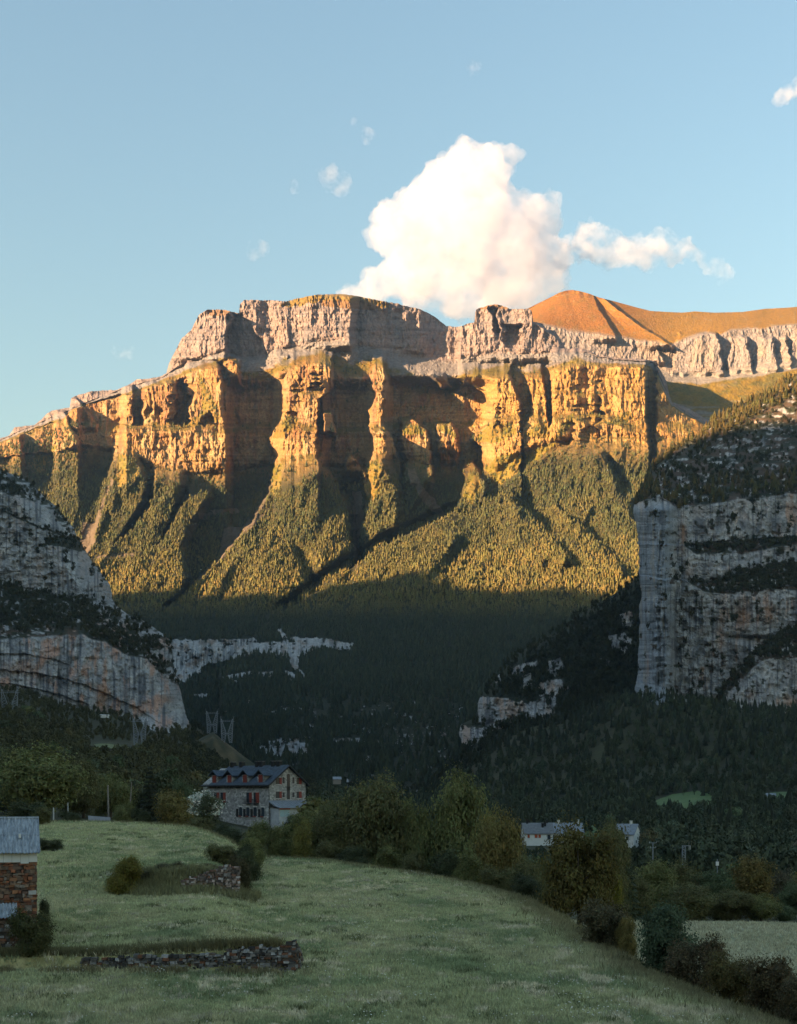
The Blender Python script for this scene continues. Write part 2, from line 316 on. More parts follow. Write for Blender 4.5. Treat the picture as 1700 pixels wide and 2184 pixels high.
    och = mix(och, [0.34, 0.24, 0.13], sst(0.1, 0.6, g(18, 40, 77)) * 0.5)
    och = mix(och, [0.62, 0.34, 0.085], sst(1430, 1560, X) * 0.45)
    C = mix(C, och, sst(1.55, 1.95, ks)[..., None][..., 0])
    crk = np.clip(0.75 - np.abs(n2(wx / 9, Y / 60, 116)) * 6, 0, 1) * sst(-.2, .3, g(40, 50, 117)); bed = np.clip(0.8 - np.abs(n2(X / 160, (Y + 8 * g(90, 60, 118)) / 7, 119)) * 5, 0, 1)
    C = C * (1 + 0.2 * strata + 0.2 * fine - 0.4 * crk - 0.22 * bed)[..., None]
    grass = np.zeros(Y.shape + (3,)) + np.array([0.24, 0.17, 0.028])
    grass = mix(grass, [0.30, 0.165, 0.03], sst(-0.1, 0.4, g(30, 30, 78))); grass = mix(grass, [0.12, 0.11, 0.03], sst(0.15, 0.5, g(12, 8, 79)) * 0.7)
    scree = (np.array([0.33, 0.29, 0.28])) * (1 + 0.15 * fb(X / 12, Y / 4, 80, 3))[..., None]
    t = np.clip(ks - 1, 0, 1)
    lm = led * sst(0.95, 1.1, ks)
    C = mix(C, scree, lm * (1 - sst(0.45, 0.75, t + 0.35 * g(30, 20, 81))))
    C = mix(C, grass, lm * sst(0.4, 0.7, t + 0.35 * g(26, 18, 82)))
    # grass on the flatter ledges of the cliffs, and the traced green shoulders
    C = mix(C, grass, np.clip(sst(0.62, 0.8, nz + 0.2 * g(14, 10, 83)) * mid + ledge_m * sst(0.05, 0.4, g(28, 14, 87)) * 0.9, 0, 1) * 0.85)
    wxp, wyp = X + 7 * fb(X / 15, Y / 15, 84, 3), Y + 6 * fb(X / 15, Y / 15, 85, 3)
    gp = np.zeros_like(Y)
    for pl in ([(530,1342),(590,1325),(640,1290),(690,1298),(682,1320),(640,1332),(560,1352)], [(850,1374),(878,1332),(900,1308),(942,1308),(930,1332),(890,1372)], [(1263,1366),(1280,1328),(1332,1346),(1332,1358)],
               [(1482,1382),(1540,1330),(1612,1322),(1620,1362),(1560,1388)], [(1640,1372),(1680,1325),(1722,1330),(1722,1372)], [(1725,1395),(1760,1330),(1795,1298),(1802,1320),(1770,1362)], [(1900,1332),(1940,1300),(1978,1288),(1992,1310),(1940,1332)],
               [(1375,1340),(1400,1328),(1432,1370),(1420,1372)], [(850,1560),(852,1460),(890,1455),(880,1520)], [(1140,1530),(1150,1450),(1190,1440),(1196,1540),(1160,1580)], [(1515,1470),(1560,1430),(1640,1420),(1750,1385),(1700,1430),(1600,1500),(1565,1525)],
               [(620,1160),(640,1290),(690,1290),(680,1250)][:3], [(85,1450),(150,1400),(185,1390),(160,1440),(120,1490)], [(355,1520),(370,1420),(420,1440),(440,1490),(380,1530)], [(1455,1560),(1470,1480),(1500,1490),(1510,1530),(1470,1590)]):
        gp = np.maximum(gp, poly(wxp, wyp, pl))
    C = mix(C, grass * np.array([1.05, 1.2, 1.0]), gp * (0.7 + 0.3 * sst(0, 0.3, g(10, 10, 86))))
    C = mix(C, [0.30, 0.19, 0.03], sst(0.0, 1.0, poly(X + 8 * g(20, 20, 87), Y + 5 * g(20, 20, 88), [(870,960),(960,925),(1130,920),(1230,955),(1180,985),(1100,975),(1000,975),(900,962)]) * (Y < y0 + 22 + 14 * g(20, 20, 89))) * 0.9)
    C = mix(C, [0.30, 0.15, 0.04], poly(X, Y, [(640,965),(730,965),(720,990),(660,992)]) * 0.6 + poly(X, Y, [(1495,950),(1600,950),(1605,968),(1498,970)]) * 0.8 + poly(wxp, wyp, [(1000,945),(1110,940),(1200,960),(1180,975),(1090,968),(1010,960)]) * 0.8)
    # woods: floor, chutes, rock bands
    floor = np.zeros(Y.shape + (3,)) + np.array([0.065, 0.06, 0.026])
    floor = mix(floor, [0.14, 0.11, 0.035], sst(0.1, 0.5, g(30, 25, 90)) * (1 - sst(1700, 1900, Y)) + 0.5 * (1 - sst(3.0, 3.15, ks)))
    floor = mix(floor, [0.040, 0.047, 0.024], sst(1850, 1920, Y))  # floor below the shadow line darkened, valley shade painted into it
    turf = np.array([0.062, 0.066, 0.034]); floor = mix(floor, turf, sst(2150, 2200, Y + 30 * g(90, 40, 91)) * sst(780, 980, X + 60 * g(60, 50, 113)))
    bare = np.zeros_like(Y)
    for pl in ([(1278,1470),(1300,1470),(1330,1530),(1400,1610),(1385,1625),(1340,1590),(1290,1520)], [(1105,1540),(1135,1540),(1140,1620),(1128,1700),(1118,1790),(1108,1720),(1110,1600)], [(348,1500),(360,1500),(330,1570),(305,1660),(290,1700),(282,1690),(310,1600)], [(700,1655),(770,1650),(860,1580),(800,1650),(740,1700),(690,1760)],
               [(660,1600),(750,1595),(760,1608),(670,1618)], [(625,1610),(660,1605),(660,1625),(625,1630)], [(300,1745),(420,1735),(420,1748),(305,1755)], [(250,1640),(300,1640),(300,1700),(260,1760)]):
        bare = np.maximum(bare, poly(wxp, wyp, pl))
    bare = np.maximum(bare, 0.75 * (np.abs(X + 3 * g(20, 20, 111) - ip([(1455, 857), (1560, 836), (1600, 812), (1640, 780), (1700, 725), (1750, 690), (1830, 612)], Y)) < 9) * (Y > 1450) * (Y < 1830) * sst(-0.35, -0.1, g(9, 6, 112)))
    pale = np.zeros_like(Y)
    for pl in ([(538,2005),(640,2008),(700,2004),(800,2003),(815,2015),(900,2010),(920,1998),(1000,2000),(1112,2018),(1095,2042),(1050,2035),(1000,2030),(960,2055),(920,2060),(860,2055),(800,2045),(770,2060),(700,2076),(660,2080),(630,2092),(628,2112),(590,2132),(560,2150),(545,2110)],
               [(868,1968),(880,1975),(900,1990),(912,2010),(905,2022),(888,2000)], [(908,2055),(935,2062),(940,2095),(962,2122),(950,2126),(925,2100),(910,2085)], [(890,2105),(915,2108),(938,2130),(925,2138),(905,2125)], [(605,2178),(650,2174),(656,2190),(620,2196)], [(760,2214),(775,2190),(792,2186),(780,2205)],
               [(890,2222),(925,2215),(962,2222),(950,2232),(900,2230)], [(820,2240),(880,2228),(880,2236),(830,2248)], [(690,2236),(730,2230),(728,2240)], [(805,2345),(840,2325),(900,2310),(960,2330),(972,2350),(965,2380),(900,2372),(870,2400),(830,2390)], [(1000,2322),(1060,2312),(1130,2316),(1128,2338),(1050,2342)], [(780,2330),(800,2338),(795,2350)],
               [(800,2105),(860,2104),(850,2122),(815,2118)], [(695,2120),(790,2105),(795,2112),(750,2128),(740,2138)]):
        pale = np.maximum(pale, poly(wxp, wyp, pl))
    bould = (n2(X / 9, Y / 5, 92) + 0.5 * n2(X / 4, Y / 3, 93) + 0.5 * n2(X / 50, Y / 25, 94) > 0.66) * sst(2175, 2215, Y) * sst(800, 960, X) * (1 - sst(1460, 1500, X)) * sst(-0.2, 0.2, g(60, 30, 115))
    pale = np.maximum(pale * sst(-0.55, -0.25, g(12, 9, 95) - 0.25 * sst(2200, 2300, Y)), bould)
    gr = np.zeros(Y.shape + (3,)) + np.array([0.62, 0.62, 0.62]); gr = mix(gr, [0.42, 0.33, 0.27], sst(0.1, 0.5, g(25, 18, 96))); gr = mix(gr, [0.2, 0.2, 0.19], sst(0.1, 0.5, fb(X / 6, Y / 30, 97, 3)) * 0.7)
    floor = mix(floor, np.array([0.22, 0.165, 0.115]), bare); floor = mix(floor, gr * (1 + 0.2 * fine)[..., None], pale)
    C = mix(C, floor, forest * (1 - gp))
    D2_ = D - pale * sst(1900, 2000, Y) * 14 * (1 + ridge(X / 9, Y / 60, 98, 2))
    V = P(X, Y, D2_)
    # ---- trees: where
    dens = forest * (1 - bare) * (1 - gp * 0.85) * (1 - np.minimum(1, pale * 1.4))
    dens *= 0.45 + 0.55 * sst(-.35, .1, g(14, 11, 120)); dens *= 0.25 + 0.75 * sst(3.02, 3.22, ks + 0.25 * g(40, 30, 99))
    dens *= 1 - 0.8 * sst(2160, 2190, Y + 26 * g(90, 40, 91)) * sst(820, 980, X + 60 * g(60, 50, 113)) * (1 - sst(1400, 1480, X)) * sst(-0.35, 0.05, g(55, 22, 114))
    dens *= 1 - 0.5 * sst(1600, 1700, Y) * (X < 300)
    dens = np.maximum(dens, 0.10 * mid * (nz > 0.72) + 0.16 * gp + 0.12 * lm * sst(0.6, 0.9, t))
    dens = np.maximum(dens, 0.6 * (X < 260) * sst(2.1, 2.5, ks + 0.3 * g(30, 30, 100)))
    depthjump = np.abs(np.gradient(D, axis=1)) > 26
    dens = dens * (1 - 0.85 * depthjump)
    return X, Y, D2_, V, C, dens, ks

X1, Y1, D1_, V1, C1, DEN1, KS1 = main_mountain()
Vb, Cb = add_back(V1, C1, [(60, -3), (160, -20), (420, -160), (1000, -700), (1600, -1500)])
sheet('mountain', Vb, Cb, M_rock)

def scatter(X, Y, D, dens, cell, box, per=1.0):
    """jittered picks over a sheet, denser where dens is high; returns surface points"""
    x0, x1, y0, y1 = box
    gx = np.arange(x0, x1, cell[0]); gy = np.arange(y0, y1, cell[1])
    a, b = np.meshgrid(gx, gy); a = a + rng.uniform(0, cell[0], a.shape); b = b + rng.uniform(0, cell[1], b.shape)
    a = a.ravel(); b = b.ravel()
    cols = X[0]; ci = np.clip(np.searchsorted(cols, a), 0, len(cols) - 1)
    pts = []; keep = []
    ri = np.empty(len(a), int)
    order = np.argsort(ci); 
    for c in np.unique(ci):
        s = ci == c if False else None
    # rows per column
    srt = ci[order]; st = np.searchsorted(srt, np.unique(ci)); un = np.unique(ci); en = np.append(st[1:], len(srt))
    for c, s, e in zip(un, st, en):
        ids = order[s:e]; ri[ids] = np.searchsorted(Y[:, c], b[ids])
    ok = (ri > 2) & (ri < Y.shape[0] - 2); a, b, ci, ri = a[ok], b[ok], ci[ok], ri[ok]
    ok = rng.uniform(0, 1, len(a)) < dens[ri, ci] * per; a, b, ci, ri = a[ok], b[ok], ci[ok], ri[ok]
    d = D[ri, ci]
    return a, b, d, P(a, b, d)
def conifer_colors(n, base, var, k=0.25):
    c = np.array(base)[None] * np.ones((n, 1)); t = rng.uniform(0, 1, (n, 1)); c = c * (1 - t * k) + np.array(var)[None] * t * k
    return c * rng.uniform(0.7, 1.3, (n, 1))
a, b, d, p = scatter(X1, Y1, D1_, DEN1, (6.2, 4.9), (-100, 2330, 1150, 2470))
far = b < 1960
big = sst(1850, 2300, b)
hh = (6 + 12 * rng.beta(2, 2.6, len(a)) * (1 + 0.45 * fb(a / 30, b / 24, 151, 2))) * (1 + 0.15 * big); rr = hh * rng.uniform(0.25, 0.36, len(a))
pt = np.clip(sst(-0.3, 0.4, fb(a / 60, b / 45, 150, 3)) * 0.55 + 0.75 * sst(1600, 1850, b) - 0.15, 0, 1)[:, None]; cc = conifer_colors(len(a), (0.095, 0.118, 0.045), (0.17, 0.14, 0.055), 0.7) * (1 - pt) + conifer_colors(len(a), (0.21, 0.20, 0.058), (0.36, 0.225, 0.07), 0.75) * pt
shade_dk = np.clip(sst(1860, 1960, b), 0, 1)[:, None]  # darker foliage from the shadow line down, its shade put into the colour
cc = cc * (1 - shade_dk) + conifer_colors(len(a), (0.046, 0.062, 0.036), (0.08, 0.085, 0.045), 0.6) * shade_dk
p[:, 2] -= 0.6
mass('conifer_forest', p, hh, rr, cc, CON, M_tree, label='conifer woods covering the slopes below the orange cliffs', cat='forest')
print('far conifers', len(a))

def far_range():
    x = np.arange(1560, 2900, 2.2 * Q)
    y0 = ip([(1560,1030),(1600,1010),(1655,968),(1680,955),(1700,945),(1735,928),(1755,917),(1775,911),(1795,909),(1820,913),(1850,921),(1878,932),(1930,945),(1990,962),(2040,975),(2100,978),(2140,980),(2180,976),(2240,980),(2330,978),(2400,968),(2460,965),(2500,962),(2700,950),(2900,960)], x) + 0.5 * fb(x / 30, 0 * x, 3, 2)
    y1 = ip([(1560,1060),(1640,1010),(1700,1015),(1800,1040),(1880,1048),(1960,1060),(2000,1068),(2060,1072),(2100,1085),(2120,1075),(2180,1050),(2210,1042),(2260,1050),(2290,1035),(2340,1030),(2400,1030),(2440,1020),(2500,1015),(2900,1000)], x) + 3 * fb(x / 14, 0 * x, 5, 3)
    y1 = np.maximum(y1, y0 + 4)
    y2 = ip([(1560,1110),(1640,1100),(1800,1108),(1900,1125),(2050,1140),(2100,1170),(2150,1166),(2250,1165),(2330,1150),(2400,1145),(2500,1130),(2900,1110)], x) + 3 * fb(x / 12, 0 * x, 8, 3)
    y3 = ip([(1560,1150),(2050,1195),(2110,1202),(2200,1207),(2300,1192),(2400,1177),(2500,1160),(2900,1140)], x) + 3 * fb(x / 20, 0 * x, 9, 3)
    o = np.ones_like(x)
    ys, ds, ks = loft(x, [y0, y1, y2, y3, 1420 * o], [5330 * o, 4990 * o, 4930 * o, 4840 * o, 4620 * o], [70, 90, 30, 90])
    X = np.broadcast_to(x, ys.shape); Y = ys; B = np.zeros_like(Y)
    from_s = [np.broadcast_to(np.convolve(np.pad(q, 40, mode='edge'), np.ones(81) / 81, 'valid'), ys.shape) for q in (y0, y1, y2, y3)] + [1420 + 0 * Y]
    ds = np.zeros_like(Y) + 5330
    for k_, (d0, d1) in enumerate(((5330, 4990), (4990, 4930), (4930, 4840), (4840, 4620))): ds = ds + np.clip((Y - from_s[k_]) / (from_s[k_ + 1] - from_s[k_]), 0, 1) * (d1 - d0)
    for a in (([(1780, 915), (1800, 975), (1830, 1045)], [(1856, 922), (1880, 972), (1928, 1045)], 10, 60, 75, 14, 935, 1060, 22, 20),
              ([(1860, 930), (1930, 1000), (2000, 1080)], [(1885, 930), (1990, 1010), (2106, 1084)], 15, 75, 60, 16, 940, 1080, 20, 20)):
        B = np.maximum(B, block(X, Y, *a, jit=3, seed=3))
    for i, a in enumerate(((2118, 2262, 1050, 1165), (2288, 2352, 1060, 1155), (2375, 2432, 1060, 1150), (2442, 2475, 1060, 1140), (2482, 2600, 1050, 1135))):
        B = np.maximum(B, block(X, Y, [(a[0] + 12, a[2]), (a[0] - 4, a[3])], [(a[1] - 12, a[2]), (a[1] + 4, a[3])], 25, 55, 10, 8, a[2], a[3], 10, 20, seed=i))
    B = np.maximum(B, block(X, Y, [(2060, 1100), (2050, 1130)], [(2066, 1100), (2082, 1130)], 40, 45, 6, 8, 1102, 1130, 6, 20, seed=9))
    cl = sst(0.95, 1.05, ks) * (1 - sst(1.9, 2.1, ks)); hill = 1 - sst(0.9, 1.05, ks)
    D = ds - B + 8 * hill * fb(X / 70, Y / 45, 12, 4) - cl * (14 * ridge((X + 14 * fb(X / 60, Y / 60, 30, 3)) / 30, Y / 100, 14, 4, 0.6) + 5 * fb(X / 7, Y / 9, 15, 3)) - (1 - cl - hill) * 8 * fb(X / 40, Y / 25, 16, 4)
    D += 60 * sst(2100, 2080, X) * 0
    V = P(X, Y, D); fine = fb(X / 5, Y / 5, 17, 3)
    C = np.zeros(Y.shape + (3,)) + np.array([0.37, 0.31, 0.295]); C = mix(C, [0.41, 0.32, 0.27], sst(-0.1, 0.4, fb(X / 40, Y / 60, 18, 3))) * (1 + 0.15 * fine + 0.1 * n2(X / 200, Y / 5, 19))[..., None]
    hg = np.zeros(Y.shape + (3,)) + np.array([0.40, 0.165, 0.03]); hg = mix(hg, [0.38, 0.20, 0.032], sst(1900, 2150, X)); hg = mix(hg, [0.42, 0.30, 0.17], sst(0.42, 0.6, fb(X / 16, Y / 3, 20, 4)) * 0.8); hg = mix(hg, [0.27, 0.16, 0.03], sst(0, 0.5, fb(X / 25, Y / 12, 22, 4)) * 0.5)
    C = mix(C, hg, hill)
    sc_ = np.array([0.40, 0.345, 0.31]) * (1 + 0.12 * fb(X / 20, Y / 4, 23, 3))[..., None]; C = mix(C, sc_, sst(1.95, 2.1, ks))
    gs = np.zeros(Y.shape + (3,)) + np.array([0.30, 0.19, 0.03]); gs = mix(gs, [0.2, 0.16, 0.04], sst(0, 0.4, fb(X / 30, Y / 15, 24, 3)))
    C = mix(C, gs, sst(2.85, 3.05, ks + 0.15 * fb(X / 40, Y / 20, 25, 3)))
    C = mix(C, sc_ * 0.85, sst(3.25, 3.35, ks) * sst(-0.1, 0.2, fb(X / 80, Y / 6, 26, 3)))
    Vb, Cb = add_back(V, C, [(120, -10), (500, -160), (1500, -900)])
    return sheet('mountain', Vb, Cb, M_rock)
far_range()
# ================================================================== range to the west, whose shade fills the valley
def west_range():
    el = R(SUN_EL); h = np.array([math.sin(R(SUN_AZ)), math.cos(R(SUN_AZ))]); q = np.array([-0.5, 0.8660254])
    q = np.array([h[1], -h[0]])
    p = np.concatenate([np.arange(-4500, 2400, 60.0), np.arange(2400, 3800, 18.0), np.arange(3800, 6500, 60.0)]); d = np.concatenate([np.arange(700, 2300, 100.0), np.arange(2300, 2700, 40.0), np.arange(2700, 6000, 200.0)])
    H = ip(WEST, p)
    Pm, Dm = np.meshgrid(p, d); s = np.abs(Dm - 2500); side = np.where(Dm < 2500, 1800.0, 3300.0)
    Z = -250 + (H[None] + 250) * np.clip(1 - s / side, 0, 1) ** 1.15
    Z += 70 * ridge(Pm / 420, Dm / 700, 5, 4) * np.clip(s / 400, 0, 1) * np.clip((Z + 250) / 600, 0, 1)
    V = np.stack([h[0] * Dm + q[0] * Pm, h[1] * Dm + q[1] * Pm, Z], -1)
    C = np.zeros(Z.shape + (3,)) + np.array([0.06, 0.07, 0.035]); C = mix(C, [0.32, 0.30, 0.28], sst(0, 0.4, fb(Pm / 300, Dm / 150, 6, 4)) * sst(300, 700, Z))
    return sheet('mountain', V, C, M_rock)
WEST = [(-4500, 900), (-1500, 1000), (0, 1080), (700, 1290), (1076, 1385), (1500, 1405), (2200, 1480), (2500, 1560), (2729, 1582), (2860, 1548), (2919, 1538), (2965, 1556), (3023, 1590), (3079, 1556), (3164, 1503), (3261, 1471), (3461, 1396), (3530, 1352), (3640, 1338), (4200, 1325), (5200, 1300), (6500, 1200)]
west_range()
# ================================================================== near cliffs (in shade)
def levels(x, y, curves, D):
    out = np.zeros_like(y) + D[0]
    for i in range(len(curves) - 1):
        a, b = curves[i], curves[i + 1]
        out += np.clip((y - a) / np.maximum(b - a, 4), 0, 1) * (D[i + 1] - D[i])
    return out
def scatter2(X, Y, D, dens, area):
    dx = np.abs(np.gradient(X, axis=1)); dy = np.abs(np.gradient(Y, axis=0))
    w = (dens * dx * dy)[:-1, :-1].ravel(); n = int(w.sum() / area)
    if n < 1: return None
    k = rng.choice(len(w), n, p=w / w.sum()); r, c = np.divmod(k, X.shape[1] - 1)
    u, v = rng.uniform(0, 1, n), rng.uniform(0, 1, n)
    def bl(A): return (A[r, c] * (1 - u) + A[r, c + 1] * u) * (1 - v) + (A[r + 1, c] * (1 - u) + A[r + 1, c + 1] * u) * v
    a, b, d = bl(X), bl(Y), bl(D)
    return a, b, d, P(a, b, d)
def side_back(V, C, left):
    """turn the free edge of a cliff away from the view and close it behind"""
    e = V[:, 0] if left else V[:, -1]; ec = C[:, 0] if left else C[:, -1]; cols = []; cc = []
    for dy in (30, 120, 400):
        q = e.copy(); q[:, 0] *= (e[:, 1] + dy) / e[:, 1] * 1.0; q[:, 1] += dy; q[:, 0] += (0.25 * dy if left else -0.25 * dy); q[:, 2] -= 0.05 * dy; cols.append(q); cc.append(ec)
    if left: return np.concatenate([np.stack(cols[::-1], 1), V], 1), np.concatenate([np.stack(cc[::-1], 1), C], 1)
    return np.concatenate([V, np.stack(cols, 1)], 1), np.concatenate([C, np.stack(cc, 1)], 1)
def limestone(X, Y, seed, pink):
    """grey rock with black water streaks, rusty and pale patches"""
    g = lambda a, b, s, o=4: fb(X / a, Y / b, seed + s, o)
    C = np.zeros(X.shape + (3,)) + np.array([0.40, 0.385, 0.375])
    C = mix(C, [0.56, 0.53, 0.50], sst(-0.05, 0.5, g(30, 45, 1))); C = mix(C, [0.25, 0.245, 0.25], sst(0.05, 0.5, g(25, 60, 2)) * 0.8)
    C = mix(C, pink, sst(0.05, 0.45, g(34, 60, 3) + 0.4 * g(8, 60, 4)) * 0.9)
    C = mix(C, [0.10, 0.105, 0.12], sst(0.08, 0.5, g(5.0, 110, 5, 3) + 0.45 * g(40, 60, 6)) * 0.85)
    C = mix(C, [0.10, 0.10, 0.09], sst(0.32, 0.5, g(6, 5, 7)) * 0.7)
    C = mix(C, [0.10, 0.09, 0.085], (np.abs(g(60, 30, 8)) < 0.02) * sst(-.1, .2, g(50, 50, 10)) * 0.7)
    return 1.45 * C * (1 + 0.2 * g(4, 4, 9, 2))[..., None]
SHRUB = [card_template(60, s, size=0.34) for s in (1, 2, 3)]
BROAD = [card_template(110, s, size=0.26) for s in (4, 5, 6, 7)]
def clothe(name, sc_, hlo, hhi, base, var, templ, label, cat, asp=(0.42, 0.6), mat=None, sink=0.4):
    if sc_ is None: return
    a, b, d, p = sc_; n = len(a); h = rng.uniform(hlo, hhi, n); r = h * rng.uniform(asp[0], asp[1], n)
    p = p.copy(); p[:, 2] -= sink
    mass(name, p, h, r, conifer_colors(n, base, var, 0.7), templ, mat or M_tree, label=label, cat=cat); print(name, n)

def left_cliff():
    ytop, ybot = 1462, 2340
    yy = np.arange(ytop, ybot, 2.4 * Q)
    xs = ip([(1455,-30),(1475,0),(1490,50),(1505,80),(1525,110),(1560,140),(1590,180),(1620,200),(1655,230),(1690,245),(1715,262),(1740,275),(1775,300),(1805,325),(1835,345),(1860,350),(1880,352),(1900,365),(1925,400),(1940,440),(1960,470),(1980,500),(1995,520),(2010,535),(2040,542),(2075,541),(2110,550),(2150,560),(2200,575),(2235,582),(2260,590),(2340,600)], yy)
    xs = xs + 3 * fb(yy / 9, 0 * yy, 1, 3)
    u = np.linspace(0, 1, int(370 / Q)) ** 0.8
    X = -330 + u[None] * (xs[:, None] + 330); Y = np.broadcast_to(yy[:, None], X.shape).copy()
    e = xs[:, None] - X
    c0 = ytop + 0 * X
    a = ip([(-330,1500),(0,1545),(100,1572),(150,1592),(200,1655),(262,1722),(300,1780),(345,1852),(600,1880)], X) + 6 * fb(X / 20, 0 * X, 2, 3)
    b = ip([(-330,1790),(0,1815),(60,1840),(120,1850),(180,1870),(230,1880),(300,1872),(345,1887),(600,1915)], X) + 6 * fb(X / 16, 0 * X, 3, 3)
    c = ip([(-330,2010),(0,2006),(60,2002),(150,1996),(250,1990),(330,2015),(400,2056),(460,2066),(490,2100),(540,2140),(600,2170)], X) + 5 * fb(X / 18, 0 * X, 4, 3)
    d = ip([(-330,2150),(0,2162),(60,2182),(120,2192),(180,2202),(250,2222),(300,2237),(380,2256),(460,2248),(600,2242)], X)
    a = np.minimum(a, b - 4); b = np.minimum(b, c - 4)
    D = levels(X, Y, [c0, a, b, c, d, ybot + 0 * X], [1800, 1660, 1618, 1425, 1372, 1250])
    D += 170 * (1 - np.clip(e / 110, 0, 1)) ** 2
    cu = sst(-4, 4, Y - a) * (1 - sst(-4, 4, Y - b)); cl = sst(-4, 4, Y - c); rock = np.maximum(cu, cl)
    # overhanging arches of the lower wall
    arch = Y - (2105 + 0.0006 * (X - 60) ** 2 + 0.10 * (X - 60) + 9 * fb(X / 40, 0 * X, 15, 3)); arch2 = Y - (2050 + 0.0011 * (X - 40) ** 2 + 6 * fb(X / 30, 0 * X, 17, 3)); arch3 = Y - (2142 + 0.0006 * X ** 2 + 0.08 * X + 6 * fb(X / 30, 0 * X, 18, 3))
    D += cl * (6 * sst(-3, 3, arch) + 5 * sst(-3, 3, arch2) * (X < 210) + 7 * sst(-3, 3, arch3) * (X < 280) - 6 * ridge(X / 30, Y / 130, 5, 4, 0.6) - 5 * fb(X / 18, Y / 14, 6, 4))
    D += cu * (-9 * ridge((X + 8 * fb(X / 40, Y / 40, 14, 3)) / 40, Y / 60, 7, 4, 0.6) - 5 * fb(X / 16, Y / 10, 8, 4)) + (1 - rock) * 7 * fb(X / 30, Y / 14, 9, 4)
    D += 14 * cl * np.exp(-((X - 545) / 22) ** 2 - ((Y - 2225) / 16) ** 2)
    V = P(X, Y, D)
    C = limestone(X, Y, 200, [0.60, 0.35, 0.25])
    Cu = limestone(X, Y, 230, [0.45, 0.38, 0.34]); C = mix(C, Cu, 1 - sst(1900, 1990, Y))
    org = np.exp(-((X - 318) / 17) ** 2) * sst(2140, 2150, Y) * (1 - sst(2225, 2245, Y)) + 0.8 * np.exp(-((X - 330) / 7) ** 2) * sst(2060, 2075, Y) * (1 - sst(2110, 2140, Y)) + 0.7 * np.exp(-((X - 300) / 5) ** 2) * sst(2060, 2075, Y) * (1 - sst(2110, 2130, Y))
    org += 0.7 * np.exp(-((X - 60) / 60) ** 2 - ((Y - 2095) / 22) ** 2) + 0.8 * np.exp(-((X - 520) / 22) ** 2 - ((Y - 2195) / 12) ** 2)
    C = mix(C, [0.56, 0.30, 0.17], np.clip(org * (0.8 + 0.4 * fb(X / 10, Y / 14, 10, 3)), 0, 1))
    for xc, w, y0_, y1_ in ((213, 6, 2040, 2150), (222, 3, 2040, 2120), (395, 8, 2090, 2250), (276, 3, 2080, 2210), (172, 6, 2085, 2110), (440, 10, 2100, 2230), (420, 4, 2050, 2200), (200, 3, 2120, 2165), (245, 3, 2120, 2220), (480, 5, 2120, 2230)):
        C = mix(C, [0.14, 0.15, 0.17], 0.75 * np.exp(-((X - xc + 3 * fb(Y / 30, X * 0, int(xc), 2)) / w) ** 2) * sst(y0_, y0_ + 20, Y) * (1 - sst(y1_ - 20, y1_, Y)))
    veg = np.zeros(Y.shape + (3,)) + np.array([0.060, 0.062, 0.032]); veg = mix(veg, [0.15, 0.09, 0.05], sst(0, 0.4, fb(X / 40, Y / 8, 11, 3)) * sst(1950, 1990, Y)); 
    vr = (1 - rock) * sst(-0.32, -0.12, fb(X / 16, Y / 7, 12, 4) + 0.35 * (1 - sst(0, 120, e)) * -1 + 0.1)
    vr = np.maximum(vr, cu * sst(0.36, 0.5, fb(X / 22, Y / 18, 13, 4))); vr = np.maximum(vr, poly(X, Y, [(142,1685),(200,1680),(255,1690),(275,1725),(250,1730),(200,1715),(150,1710)]))
    vr = np.maximum(vr, np.clip(1.4 - np.abs(Y - (1600 + 0.42 * X + 8 * fb(X / 15, 0 * X, 16, 3))) / 4, 0, 1) * cu * (X > 0)); C = mix(C, veg, vr)
    Vb, Cb = side_back(V, C, False); Vb, Cb = add_back(Vb, Cb, [(100, -12), (350, -90), (700, -350)])
    sheet('hill', Vb, Cb, M_cliff)
    dn = vr * (1 - rock * 0.3) * (1 - 0.8 * sst(1955, 1985, Y) * (1 - sst(0, 25, Y - c)) * (X < 250))
    clothe('scrub', scatter2(X, Y, D, dn, 55), 4, 10, (0.062, 0.070, 0.034), (0.10, 0.085, 0.04), SHRUB, 'dark scrub clinging to the pale cliff on the left', 'scrub')

